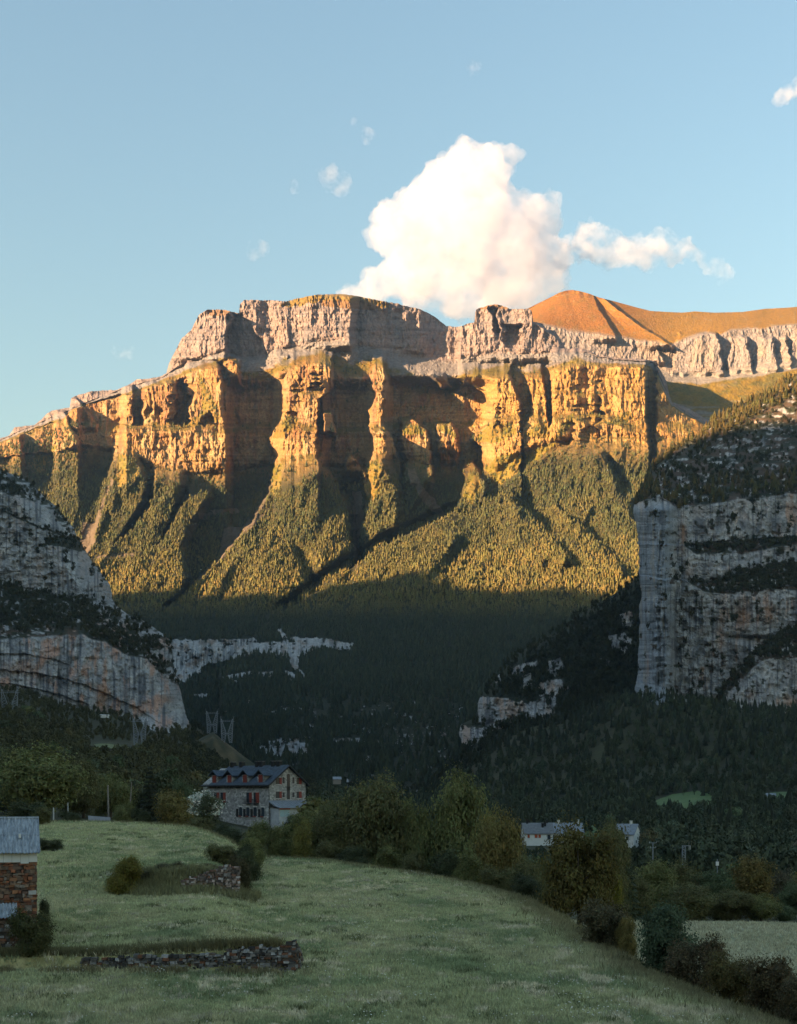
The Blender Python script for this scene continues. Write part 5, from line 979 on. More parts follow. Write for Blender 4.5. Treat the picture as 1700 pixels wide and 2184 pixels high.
house('village_house', 1958, 2614, 590, 9.0, 8.0, 7.2, 4.0, -32, 'tall white village house at the right end, its bare gable showing', M_zinc, dict(chimneys=[(1.5, 4.2)], win=[(-2, 4.4, 1.1, 1.5, M_glass), (1.5, 4.4, 1.1, 1.5, M_glass)], gwin=[(2.8, 3.0, .9, 1.2, M_glass), (4.6, 4.6, .8, 1.1, M_glass)]))
house('field_barn', 2417, 2497, 905, 5.6, 5.0, 3.1, 1.9, -20, 'tiny stone field barn standing alone by a green clearing on the right', M_zinc, dict(wall=stone_mat('barn_stone_pink', (0.28, 0.22, 0.19), (0.42, 0.34, 0.30), (0.52, 0.45, 0.4), 1.2, (0.35, 0.3, 0.27)), win=[(0.2, 0.3, 1.5, 2.0, M_black)]))
house('roadside_house', 2446, 2712, 372, 4.6, 4.0, 2.2, 0.9, 8, 'low pale house half hidden among the trees at the right edge', M_pale, dict(chimneys=[(1.0, 2.0)], win=[(-1.2, 0.9, .7, .9, M_glass), (1.0, 0.9, .7, .9, M_black)]))
house('shelter', 327, 2243, 1235, 7.5, 4.0, 1.2, 0.5, 6, 'long low white building tucked against the foot of the left cliff', M_white, dict(low=-1, win=[(-3, .5, 1.0, 1.0, M_glass), (2.5, .4, 1.2, 1.4, M_glass)]))
house('shed', 578, 2443, 640, 5.0, 5.0, 1.8, 1.5, 18, 'small grey tin roof showing among trees left of the inn', M_zinc, dict(wall=M_wood, win=[(0.2, 0.3, .7, 1.3, M_black)]))
house('shed', 1058, 2443, 1250, 7.0, 6.0, 0.9, 2.0, 10, 'little pale roof in the trees right of the inn roof', M_zinc, dict(wall=M_wood, win=[(0.2, 0.1, .7, .8, M_black)]))
def pasture(px0, px1, d0, d1, c1, c2):
    u = np.linspace(0, 1, 40); d = np.linspace(d0, d1, 22); uu, dd = np.meshgrid(u, d); wob = 1 + 0.10 * fb(uu * 3, dd / 30, int(px0), 2)
    e = 1 - 0.6 * np.abs(2 * (dd - d0) / (d1 - d0) - 1) ** 3; mid = (px0 + px1) / 2; pxx = mid + (uu - 0.5) * (px1 - px0) * e * wob; X = (pxx - CX) / F * dd
    V = np.stack([X, dd, zground(X, dd) + 0.7], -1); C = mix(np.zeros(V.shape) + np.array(c1), c2, sst(-.2, .4, fb(X / 6, dd / 8, 500, 3))); sheet('field', V, C, M_grass)
pasture(2050, 2245, 835, 1005, (0.17, 0.255, 0.095), (0.21, 0.29, 0.11)); pasture(2400, 2490, 900, 950, (0.16, 0.24, 0.09), (0.20, 0.27, 0.11))   # bright clearings in the right hand wood
pasture(295, 445, 880, 945, (0.26, 0.29, 0.13), (0.21, 0.24, 0.10)); pasture(420, 570, 700, 728, (0.22, 0.24, 0.11), (0.28, 0.28, 0.13))         # terraced pasture on the left

# ------------------------------------------------------------------ laid stone (terrace walls, barn front)
M_laid = attr_mat('laid_stone', 3.0, 0.35, 0.5, 0.05)
def laid(p0, p1, zb, zt, cols, seed, course=0.13, length=0.25, thick=0.45, jit=0.055, lean=0.0, through=True):
    """irregular courses of stones from p0 to p1 (plan), zb(t)/zt(t) heights, as vertices, faces, colours"""
    r = np.random.default_rng(seed); p0, p1 = np.array(p0, float), np.array(p1, float); Ln = np.linalg.norm(p1 - p0); u = (p1 - p0) / Ln; nrm = np.array([u[1], -u[0]])
    v, f, c = [], [], []; z = min(zb(t) for t in (0, .5, 1)) - 0.3; zmax = max(zt(t) for t in np.linspace(0, 1, 9))
    while z < zmax:
        ch = course * r.uniform(0.7, 1.5); s = -r.uniform(0, length)
        while s < Ln:
            ln = length * r.uniform(0.45, 1.6); a, b = max(0, s), min(Ln, s + ln); s += ln
            if b - a < 0.05: continue
            t = (a + b) / 2 / Ln
            if z + ch * 0.4 > zt(t) + r.normal(0, course * .35) or z + ch < zb(t) - 0.35: continue
            d = r.normal(0, jit); g = 0.012; q = []
            zz = z + r.normal(0, 0.015)
            for (m_, h_) in ((a + g, 0), (b - g, 0), (b - g, 1), (a + g, 1)):
                for side in (0, 1):
                    off = (d + lean * (zz + h_ * ch)) if side == 0 else -thick
                    pp = p0 + u * (m_ + r.normal(0, 0.02)) + nrm * (off + r.normal(0, 0.012)); q.append((pp[0], pp[1], zz + h_ * (ch - 0.015) + r.normal(0, 0.012)))
            o = len(v); v += q; f += [(o, o + 2, o + 4, o + 6), (o + 1, o + 7, o + 5, o + 3), (o, o + 1, o + 3, o + 2), (o + 4, o + 5, o + 7, o + 6), (o + 2, o + 3, o + 5, o + 4), (o, o + 6, o + 7, o + 1)]
            cc = np.array(cols[r.integers(0, len(cols))]) * r.uniform(0.65, 1.35); c += [cc] * 8
        z += ch
    return np.array(v), np.array(f), np.array(c)
def wall_obj(name, pieces, parent=None):
    v, f, c, o = [], [], [], 0
    for a, b, d in pieces: v.append(a); f.append(b + o); c.append(d); o += len(a)
    return link(name, mesh_np(name, np.concatenate(v), np.concatenate(f), np.concatenate(c) / ALB), M_laid, parent)
DRYST = [(0.10, 0.095, 0.09), (0.065, 0.06, 0.058), (0.15, 0.14, 0.13), (0.05, 0.045, 0.045), (0.22, 0.21, 0.20), (0.16, 0.075, 0.045), (0.11, 0.085, 0.07), (0.30, 0.29, 0.28)]
def zt1(x): return -10.03 + 0.0314 * (wall_line(x) - 58)
ps = []; xsw = np.linspace(-17.2, -5.5, 13)
for i in range(12):
    x0, x1 = xsw[i], xsw[i + 1]; zb0 = zt1((x0 + x1) / 2)
    hgt = lambda t, x0=x0, x1=x1, zb0=zb0: zb0 + float(ip([(-18, 0.55), (-13, 0.8), (-9.5, 0.95), (-9, 1.2), (-6.3, 1.42), (-5.5, 1.75)], np.array(x0 + (x1 - x0) * t)))
    ps.append(laid((x0, wall_line(x0) + 0.05), (x1, wall_line(x1) + 0.05), lambda t, z=zb0: z, hgt, DRYST, 600 + i))
xe = -5.45; ze = zt1(xe)
ps.append(laid((xe, wall_line(xe) + 0.1), (xe + 0.15, wall_line(xe) + 2.3), lambda t: ze, lambda t: ze + 1.75 - 1.1 * t, DRYST, 640))
tag(wall_obj('stone_wall', ps), 'dark dry-stone retaining wall with a broken right end in the lower meadow', 'wall')
PINK = [(0.26, 0.19, 0.16), (0.17, 0.125, 0.105), (0.36, 0.29, 0.26), (0.20, 0.11, 0.08), (0.12, 0.10, 0.09), (0.42, 0.38, 0.36)]
ps = []; xsw = np.linspace(-17.0, -12.4, 8)
for i in range(7):
    x0, x1 = xsw[i], xsw[i + 1]; xm = (x0 + x1) / 2; zb0 = -10.03 + 0.0314 * (wall2_line(xm) - 58) + 1.0
    hgt = lambda t, x0=x0, x1=x1, zb0=zb0: zb0 + float(ip([(-17.2, 0.6), (-15.5, 1.1), (-13.5, 1.9), (-12.4, 1.7)], np.array(x0 + (x1 - x0) * t)))
    ps.append(laid((x0, wall2_line(x0) - 0.25), (x1, wall2_line(x1) - 0.25), lambda t, z=zb0: z, hgt, PINK, 660 + i, 0.14, 0.24))
tag(wall_obj('stone_wall', ps), 'pinkish rubble wall under brambles on the upper terrace bank', 'wall')

def corrugated(w, d, z0, z1, pitch=0.19, amp=0.035, sheets=1):
    """corrugated sheet, ridge at y=d z=z1 down to eave y=0 z=z0, x from -w to 0"""
    n = int(w / pitch * 6); x = np.linspace(-w, 0, n); v = []; 
    for y, z in ((0, z0), (d * .5, (z0 + z1) / 2), (d * .5, (z0 + z1) / 2 + 0.035), (d, z1 + 0.02)):
        v.append(np.stack([x, np.full(n, y), z + amp * np.cos(2 * math.pi * x / pitch) + 0.02 * fb(x / 0.9, np.full(n, y), 7, 2)], -1))
    top = np.stack(v); bot = top - np.array([0, 0, 0.02]); V = np.concatenate([top.reshape(-1, 3), bot.reshape(-1, 3)]); f1 = grid_faces(4, n); return V, np.concatenate([f1, f1[:, ::-1] + 4 * n])
def tin_mat():
    m, nt, b = nodes('corrugated_cement'); L = nt.links.new
    tc = N(nt, 'ShaderNodeTexCoord'); mp = N(nt, 'ShaderNodeMapping'); mp.inputs['Scale'].default_value = (6, 0.8, 0.8); L(tc.outputs['Object'], mp.inputs['Vector'])
    n1 = N(nt, 'ShaderNodeTexNoise', Scale=1.6, Detail=6.0, Roughness=0.7); L(mp.outputs[0], n1.inputs['Vector'])
    cr = N(nt, 'ShaderNodeValToRGB'); e = cr.color_ramp.elements; e[0].position = .32; e[1].position = .68; e[0].color = (0.12, 0.135, 0.15, 1); e[1].color = (0.40, 0.43, 0.46, 1); L(n1.outputs['Fac'], cr.inputs[0]); L(cr.outputs[0], b.inputs['Base Color']); b.inputs['Roughness'].default_value = 0.8
    return m
M_tin = tin_mat()
def roof_obj(name, v, f, parent): return link(name, mesh_np(name, v, f), M_tin, parent)
BRICKST = [(0.20, 0.085, 0.052), (0.155, 0.07, 0.046), (0.25, 0.10, 0.055), (0.13, 0.085, 0.065), (0.20, 0.13, 0.09), (0.10, 0.075, 0.06), (0.27, 0.13, 0.07), (0.22, 0.18, 0.15)]
def barn():
    Y = 77.0; xr = (115 - CX) / F * Y; zb = float(zmeadow(np.array([xr - 2]), np.array([Y]), False)[0]) - 0.3; ze = (HY - 2672) / F * Y; zw = (HY - 2702) / F * Y
    rt = empty('barn', (xr, Y, zb), R(16.5)); tag(rt, 'old rusty-red stone barn with a white block course and grey corrugated roof', 'barn')
    h = ze - zb; D = 3.4
    MB().box((-7, 0.5, -0.5), (-0.06, 2 * D - .1, h - 0.06)).build('core', M_concrete, rt)
    wl = wall_obj('wall', [laid((-7, 0), (0, 0), lambda t: 0.0, lambda t: zw - zb - 0.05, BRICKST, 700, 0.15, 0.27, 0.42, 0.035), laid((0.0, 0.02), (0.0, 2 * D), lambda t: 0.0, lambda t: h - .1, BRICKST, 701, 0.15, 0.30, 0.4, 0.02)], rt)
    bl = MB()
    for k in range(15):
        for j in range(1): bl.box((-7 + k * .47, -0.03, zw - zb - (0.10 if (k * 7) % 5 == 1 else 0.02)), (-7 + k * .47 + .455, 0.4, h + 0.02))
    bl.build('block_course', M_white, rt)
    MB().box((-0.45, -0.035, (HY - 2805) / F * Y - zb), (-0.02, 0.03, (HY - 2792) / F * Y - zb)).build('slab', M_pale, rt)
    v, f = corrugated(7.3, D + 0.35, h - 0.03, (HY - 2567) / F * (Y + D) - zb); v[:, 0] += 0.2; v[:, 1] -= 0.35; rf = roof_obj('roof', v, f, rt)
    zr = (HY - 2567) / F * (Y + D) - zb
    v2 = v.copy(); v2[:, 1] = 2 * D - v2[:, 1]; link('roof', mesh_np('roof', v2, f[:, ::-1]), M_tin, rt)
    MB().bar((-7.1, D, zr + .03), (0.2, D, zr + .03), 0.09, 6).build('ridge_cap', M_tin, rf)
    MB().box((-3.4, .75, h + (zr - h) * .36), (-3.25, 1.05, h + (zr - h) * .45)).box((0.02 - 1.0, 1.0, h + (zr - h) * .42), (-0.86, 1.32, h + (zr - h) * .55)).build('patch', M_white, rf)
    # lean-to shed in front
    Y2 = 74.3; xr2 = (46 - CX) / F * Y2; zb2 = float(zmeadow(np.array([xr2]), np.array([Y2]), False)[0]) - 0.3; ze2 = (HY - 2876) / F * Y2
    r2 = empty('lean_to_shed', (xr2, Y2, zb2), R(17)); tag(r2, 'small grey stone lean-to with a corrugated roof in front of the barn', 'shed')
    h2 = ze2 - zb2
    wall_obj('wall', [laid((-4, 0), (0, 0), lambda t: 0, lambda t: h2 - .06, DRYST + BRICKST[3:6], 710, 0.15, 0.28, 0.4, 0.02), laid((0, 0.02), (0, 1.7), lambda t: 0, lambda t: h2 + .4 * t, DRYST, 711, 0.15, 0.28, 0.4, 0.02)], r2)
    MB().box((-0.28, -0.04, h2 - 0.18), (-0.02, 0.02, h2 - 0.03)).build('block', M_white, r2)
    v, f = corrugated(4.2, 2.0, h2, (HY - 2832) / F * (Y2 + 1.8) - zb2); v[:, 0] += 0.15; v[:, 1] -= 0.25; roof_obj('roof', v, f, r2)
barn()

# ------------------------------------------------------------------ pylons, poles, roadside
def pylon(px, top, base, Y, label, rz=0.0):
    X = (px - CX) / F * Y; zt = (HY - top) / F * Y; zb = (HY - base) / F * Y
    H = zt - zb; rt = empty('pylon', (X, Y, zb), R(rz)); tag(rt, label, 'pylon', 'lattice pylons under the left cliff')
    r = 0.13; hw = H * 0.19
    for s in (-1, 1):
        m = MB(); zc = H * 0.36
        O = [(s * hw * 0.95, z) for z in (0,)]
        def outer(z): return s * (hw * (1.0 + 0.28 * z / H))
        def inner(z): return s * (hw * 0.55 - hw * 0.40 * z / zc) if z < zc else s * (hw * 0.15 + (hw * 1.12 - hw * 0.15) * ((z - zc) / (H * 0.90 - zc)))
        zs = list(np.linspace(0, zc, 5)) + list(np.linspace(zc, H * 0.90, 8))[1:]
        for sy in (-0.9, 0.9):
            for a, b in zip(zs[:-1], zs[1:]):
                ya, yb = sy * (1 - .7 * a / H), sy * (1 - .7 * b / H)
                m.bar((outer(a), ya, a), (outer(b), yb, b), r); m.bar((inner(a), ya, a), (inner(b), yb, b), r); m.bar((outer(a), ya, a), (inner(b), yb, b), r * .6); m.bar((inner(a), ya, a), (outer(b), yb, b), r * .6)
        m.bar((outer(H * .9), 0, H * .9), (s * hw * 1.42, 0, H), r)
        m.build('mast', M_metal, rt)
    b = MB(); z = H * 0.80
    for sy in (-.4, .4): b.bar((-hw * 1.55, sy * .3, z), (hw * 1.55, sy * .3, z), r); b.bar((-hw * 1.2, sy, z + 1.1), (hw * 1.2, sy, z + 1.1), r * .7)
    for k in range(12): b.bar((-hw * 1.2 + k * hw * .2, 0, z), (-hw * 1.2 + (k + 1) * hw * .2, 0, z + (1.1 if k % 2 == 0 else 0)), r * .5)
    b.build('crossarm', M_metal, rt)
    c = MB(); zc = H * .36; c.bar((-hw * 1.1, 0, zc), (hw * 1.1, 0, zc), r * 1.2); c.bar((-hw, 0, zc - .8), (hw, 0, zc - .8), r * .7); c.build('brace', M_metal, rt)
    for x in (-1.45, 0, 1.45):
        MB().bar((x * hw, 0, z - .1), (x * hw, 0, z - 2.4), 0.13, 6).build('insulator', M_glass, rt)
pylon(30, 2150, 2258, 1030, 'steel lattice pylon at the left edge of the photo', 8)
pylon(438, 2244, 2336, 980, 'steel lattice pylon standing in the open pasture below the left cliff', -6)
pylon(712, 2246, 2330, 1190, 'nearer of the two pylons on the tan mound', -10)
pylon(665, 2222, 2300, 1330, 'farther pylon, partly behind the one on the tan mound', -10)
yy, xx = np.meshgrid(np.linspace(1150, 1290, 40), np.linspace(-210, -125, 50)); pxx = CX + F * xx / yy
crest = ip([(560, 2345), (600, 2325), (640, 2300), (668, 2287), (700, 2312), (730, 2336), (800, 2390)], pxx)
zc_ = (HY - crest) / F * yy - 0.016 * np.clip(1200 - yy, 0, None) ** 2 - 0.0045 * np.clip(yy - 1200, 0, None) ** 2 - 2.5 + 0.8 * fb(xx / 8, yy / 8, 520, 3); zc_ = np.maximum(zc_, zground(xx, yy) - 3)
Cm = np.zeros(xx.shape + (3,)) + np.array([0.17, 0.135, 0.075]); Cm = mix(Cm, [0.075, 0.075, 0.042], sst(-.2, .3, fb(xx / 10, yy / 10, 521, 3)))
sheet('hill', np.stack([xx, yy, zc_], -1), Cm, M_soil)
def pole(name, px, top, Y, r, label, arms=(), lean=0.0, mat=M_wood, cat='pole', base=None):
    X = (px - CX) / F * Y; z0 = surf(X, Y) - 0.3; h = (HY - top) / F * Y - z0
    rt = empty(name, (X, Y, z0)); tag(rt, label, cat)
    MB().bar((0, 0, 0), (lean * h, 0, h), r * 1.2, 8, r * .8).build('post', mat, rt)
    for z, w in arms: 
        a = MB().box((lean * h - w, -.06, h - z - .06), (lean * h + w, .06, h - z + .06)).build('crossarm', mat, rt)
        MB().bar((lean * h - w * .9, 0, h - z + .07), (lean * h - w * .9, 0, h - z + .3), .06, 6).bar((lean * h + w * .9, 0, h - z + .07), (lean * h + w * .9, 0, h - z + .3), .06, 6).build('insulator', M_white, a)
    return rt
pole('utility_pole', 341, 2462, 196, 0.13, 'grey wooden utility pole beside the roadside panel fence', lean=-0.02)
pole('utility_pole', 404, 2452, 215, 0.09, 'thin crooked pale trunk-like pole right of the utility pole', lean=0.06)
pole('utility_pole', 2048, 2642, 330, 0.14, 'slim T-shaped power pole right of the village houses', [(0.1, 0.95), (1.3, 0.75)], mat=M_metal)
pole('fence_post', 168, 2533, 176, 0.10, 'pale post behind the low roadside wall, left one', mat=M_pale, cat='post')
pole('fence_post', 213, 2517, 190, 0.08, 'thinner pale post farther right behind the low roadside wall', mat=M_pale, cat='post')
rt = pole('utility_pole', 2250, 2694, 300, 0.12, 'pole carrying a white transformer box above the trees', mat=M_metal)
MB().box((-.3, -.25, 4.0), (.3, .25, 4.9)).build('transformer', M_white, rt); rt.children[-1].location.z = (HY - 2712) / F * 300 - rt.location.z - 4.2
X, Y = (2145 - CX) / F * 330, 330.0; zb = surf(X, Y); zt = (HY - 2652) / F * Y; rt = empty('lattice_mast', (X, Y, zb)); tag(rt, 'short steel lattice mast among trees right of the T-shaped pole', 'mast'); h = zt - zb; m = MB()
for sx in (-.42, .42):
    for sy in (-.42, .42): m.bar((sx, sy, 0), (sx * .85, sy * .85, h), .06)
n = 16
for k in range(n):
    for sy in (-.42, .42): m.bar((-.42 * (1 if k % 2 else -1), sy, h * k / n), (.42 * (1 if k % 2 else -1), sy, h * (k + 1) / n), .04)
m.build('mast', M_metal, rt); MB().box((-.5, -.08, h - .12), (1.7, .08, h + .04)).build('crossarm', M_metal, rt); MB().bar((1.3, 0, h - .13), (1.3, 0, h - 1.0), .06, 6).bar((1.6, 0, h - .13), (1.6, 0, h - 1.0), .06, 6).build('insulator', M_white, rt)
# road behind the upper terrace with its wall and panelled barrier
rx = np.linspace(-75, -28, 40); RV = np.stack([np.stack([rx, np.full(40, y) + 0.04 * rx, np.array([surf(-48, 176) + 0.12 + 0.02 * (y - 178)] * 40)], -1) for y in (179, 182, 185)]); sheet('road', RV, np.zeros(RV.shape) + np.array([0.12, 0.12, 0.125]), M_soil)
zr = (HY - 2590) / F * 173
tag(MB().box(((150 - CX) / F * 173, 173, zr - .8), ((277 - CX) / F * 173, 173.35, (HY - 2577) / F * 173)).build('roadside_wall', M_concrete, None, 0.03), 'low dark roadside wall behind the upper meadow', 'wall')
x0, x1 = (276 - CX) / F * 172.6, (346 - CX) / F * 172.6; z0, z1 = zr - .1, (HY - 2558) / F * 172.6; rt = empty('panel_fence', ((x0 + x1) / 2, 172.6, z0)); tag(rt, 'bluish panelled barrier with two dark openings beside the utility pole', 'barrier'); w = (x1 - x0) / 2; h = z1 - z0
MB().extrude([(-w, h * .55), (w, h * .45), (w, h * .85), (-w * .97, h)], 'y', 0, .05).box((-w, 0, 0), (-w + .08, .08, h * .54)).box((-w * .05, 0, 0), (-w * .05 + .07, .08, h * .49)).box((w - .08, 0, 0), (w, .08, h * .44)).box((w * .4, 0.01, 0), (w - .09, .06, h * .43)).build('frame', M_panel, rt)
MB().box((-w + .1, .03, .12), (-w * .07, .05, h * .48)).build('panel', M_concrete, rt); MB().box((w * .03, .03, .12), (w * .38, .05, h * .46)).build('panel', M_concrete, rt)
# ================================================================== grass and flowers (nobody could count them)
M_blade = attr_mat('grass_blades', 0.8, 0.3, 0.0, 0.1)
def blades(name, X, Y, Z, h, col, label, nb=4, wid=0.035, spread=0.10, cat='grass'):
    n = len(X); a = rng.uniform(0, 2 * math.pi, (n, nb)); r = rng.uniform(0, spread, (n, nb)); bx = X[:, None] + r * np.cos(a); by = Y[:, None] + r * np.sin(a)
    hh = h[:, None] * rng.uniform(0.55, 1.2, (n, nb)); lx = rng.normal(0, 0.35, (n, nb)) * hh; ly = rng.normal(0, 0.35, (n, nb)) * hh; t = rng.uniform(0, math.pi, (n, nb)); w = wid * rng.uniform(0.6, 1.4, (n, nb))
    p0 = np.stack([bx - w * np.cos(t), by - w * np.sin(t), Z[:, None] - 0.03 + 0 * bx], -1); p1 = np.stack([bx + w * np.cos(t), by + w * np.sin(t), Z[:, None] - 0.03 + 0 * bx], -1); p2 = np.stack([bx + lx, by + ly, Z[:, None] + hh], -1)
    v = np.stack([p0, p1, p2], 2).reshape(-1, 3); c = np.repeat((col[:, None, :] * rng.uniform(0.7, 1.3, (n, nb, 1))).reshape(-1, 3), 3, 0)
    return tag(link(name, mesh_np(name, v, np.arange(len(v)).reshape(-1, 3), c), M_blade), label, cat, None, 'stuff')
def meadow_points(n, lo=54, hi=172):
    Y = np.exp(rng.uniform(math.log(lo), math.log(hi), n)); px = rng.uniform(-80, 2620, n); X = (px - CX) / F * Y
    return X, Y
def grass_col(X, Y):
    c = np.zeros((len(X), 3)) + np.array([0.84, 0.86, 0.46]); c = mix(c, [0.95, 0.89, 0.51], sst(-.1, .4, fb(X / 6, Y / 8, 440, 3))); c = mix(c, [0.46, 0.56, 0.29], sst(0, .45, fb(X / 4, Y / 6, 441, 3)) * .9); c = mix(c, [1.25, 1.1, 0.75], sst(.3, .55, fb(X / 1.5, Y / 2, 442, 3)))
    return c
X, Y = meadow_points(int(170000 / Q)); d = edge_dist(X, Y); ok = d < 1.5; X, Y, d = X[ok], Y[ok], d[ok]
h = 0.10 + 0.07 * (1 + fb(X / 3, Y / 4, 443, 3)) + 0.10 * sst(0.25, 0.5, fb(X / 1.2, Y / 1.4, 444, 2)); gcol = mix(grass_col(X, Y), [0.42, 0.38, 0.20], sst(-2.0, 0.8, d))
blades('grass', X, Y, zmeadow(X, Y), h + 0.25 * sst(-3, 0.5, d), gcol, 'short meadow grass with paler and darker patches', 4, 0.03)
# darker rank clumps and pale dead tufts
X, Y = meadow_points(420); ok = edge_dist(X, Y) < -2; X, Y = X[ok], Y[ok]; k = np.repeat(np.arange(len(X)), 26); s = rng.uniform(0.25, 0.8, len(X))
XX = X[k] + rng.normal(0, 1, len(k)) * s[k] * 0.9; YY = Y[k] + rng.normal(0, 1, len(k)) * s[k] * 0.9; pale = (rng.uniform(0, 1, len(X)) < 0.4)[k]
blades('grass', XX, YY, zmeadow(XX, YY), np.where(pale, 0.20, 0.24), np.where(pale[:, None], np.array([0.85, 0.78, 0.55]), np.array([0.36, 0.39, 0.19])), 'rank dark clumps and pale dead tufts scattered over the meadow', 4, 0.05, 0.2)
# long grass on the terrace walls and banks
n = 5200; t = rng.uniform(-22, -5.6, n); X = t; Y = wall_line(t) + 0.5 + np.abs(rng.normal(0, 0.8, n)); blades('grass', X, Y, zmeadow(X, Y), rng.uniform(0.25, 0.75, n) * (0.6 + 0.5 * sst(-14, -7, X)), mix(np.zeros((n, 3)) + np.array([0.36, 0.31, 0.15]), [0.25, 0.25, 0.125], rng.uniform(0, 1, n) * (X < -9)), 'long seeding grass along the top of the lower dry-stone wall', 5, 0.03, 0.15)
n = 1700; t = rng.uniform(-24, -4.6, n); t = t[rng.uniform(0, 1, n) < sst(-.3, .3, fb(t / 1.6, 0 * t, 450, 2))]; n = len(t); X = t; Y = wall_line(t) - 0.25 - np.abs(rng.normal(0, 0.45, n)); blades('grass', X, Y, zmeadow(X, Y), rng.uniform(0.15, 0.5, n), np.zeros((n, 3)) + np.array([0.44, 0.38, 0.20]), 'dry brown weeds at the foot of the lower dry-stone wall', 5, 0.03, 0.15)
n = 5200; t = rng.uniform(-21, -11.2, n); X = t; Y = wall2_line(t) + rng.normal(0.9, 1.2, n); blades('grass', X, Y, zmeadow(X, Y), rng.uniform(0.25, 0.8, n), np.zeros((n, 3)) + np.array([0.44, 0.42, 0.21]), 'rough brown grass on the upper terrace bank', 5, 0.04, 0.2)
n = 4200; u = rng.uniform(0, 1, n); ex = np.array([e[0] for e in EDGE]); ey = np.array([e[1] for e in EDGE]); q = np.linspace(0, 1, len(ex)); X = np.interp(u, q, ex) + rng.normal(0.6, 1.2, n); Y = np.interp(u, q, ey) + rng.normal(0.3, 1.2, n); ok = Y > 50; blades('grass', X[ok], Y[ok], zmeadow(X[ok], Y[ok]), rng.uniform(0.2, 0.6, ok.sum()), np.zeros((ok.sum(), 3)) + np.array([0.36, 0.33, 0.17]), 'rough grass and dead stalks along the brow of the meadow', 5, 0.04, 0.25)
# the lower field
n = int(30000 / Q); X = rng.uniform(16, 60, n); Y = rng.uniform(80, 160, n); blades('grass', X, Y, zfield(X, Y), rng.uniform(0.12, 0.35, n), mix(np.zeros((n, 3)) + np.array([0.9, 0.83, 0.54]), [0.85, 0.8, 0.55], rng.uniform(0, 1, n)), 'pale hay-coloured grass of the lower field', 4, 0.05, 0.2)
# white flower heads
cx_, cy_ = meadow_points(700, 55, 130); e = edge_dist(cx_, cy_); pxm = CX + F * cx_ / cy_; ok = (e < -0.4) & (rng.uniform(0, 1, 700) < np.where(e > -7, 0.95, np.where(pxm > 1100, 0.35, 0.16))); cx_, cy_ = cx_[ok], cy_[ok]
k = np.repeat(np.arange(len(cx_)), rng.integers(2, 13, len(cx_))); n = len(k); X = cx_[k] + rng.normal(0, 0.6, n); Y = cy_[k] + rng.normal(0, 0.8, n); Z = zmeadow(X, Y) + rng.uniform(0.2, 0.42, n); r = rng.uniform(0.015, 0.05, n)
a = np.linspace(0, 2 * math.pi, 6)[:-1]; ring = np.stack([X[:, None] + r[:, None] * np.cos(a), Y[:, None] + r[:, None] * np.sin(a), Z[:, None] + 0.25 * r[:, None] * np.cos(3 * a) + 0 * a], -1)
ctr = np.stack([X, Y, Z + 0.5 * r], -1); v = np.concatenate([ring, ctr[:, None]], 1).reshape(-1, 3); f = np.concatenate([np.array([(i, (i + 1) % 5, 5) for i in range(5)])[None] + 6 * np.arange(n)[:, None, None]]).reshape(-1, 3)
tag(link('wildflowers', mesh_np('wildflowers', v, f, np.zeros((len(v), 3)) + np.array([1.25, 1.2, 1.05])), M_blade), 'white wildflower heads dotted through the meadow grass', 'flowers', None, 'stuff')
# ================================================================== clouds and air
def cloud_mat(name, dens, scale, seed, cover=0.42, spread=0.18):
    m = bpy.data.materials.new(name); m.use_nodes = True; nt = m.node_tree; nt.nodes.remove(nt.nodes['Principled BSDF']); L = nt.links.new
    v = N(nt, 'ShaderNodeVolumePrincipled'); v.inputs['Color'].default_value = (0.79, 0.78, 0.87, 1); v.inputs['Anisotropy'].default_value = 0.0
    g = N(nt, 'ShaderNodeNewGeometry'); mp = N(nt, 'ShaderNodeMapping'); mp.inputs['Location'].default_value = (seed * 311.0, seed * 97.0, 0); L(g.outputs['Position'], mp.inputs['Vector'])
    no = N(nt, 'ShaderNodeTexNoise', Scale=scale, Detail=4.0, Roughness=0.6); L(mp.outputs[0], no.inputs['Vector'])
    r = N(nt, 'ShaderNodeMapRange'); r.inputs['From Min'].default_value = cover; r.inputs['From Max'].default_value = cover + spread; r.inputs['To Max'].default_value = dens; L(no.outputs['Fac'], r.inputs['Value'])
    L(r.outputs[0], v.inputs['Density']); L(v.outputs[0], nt.nodes['Material Output'].inputs['Volume']); return m
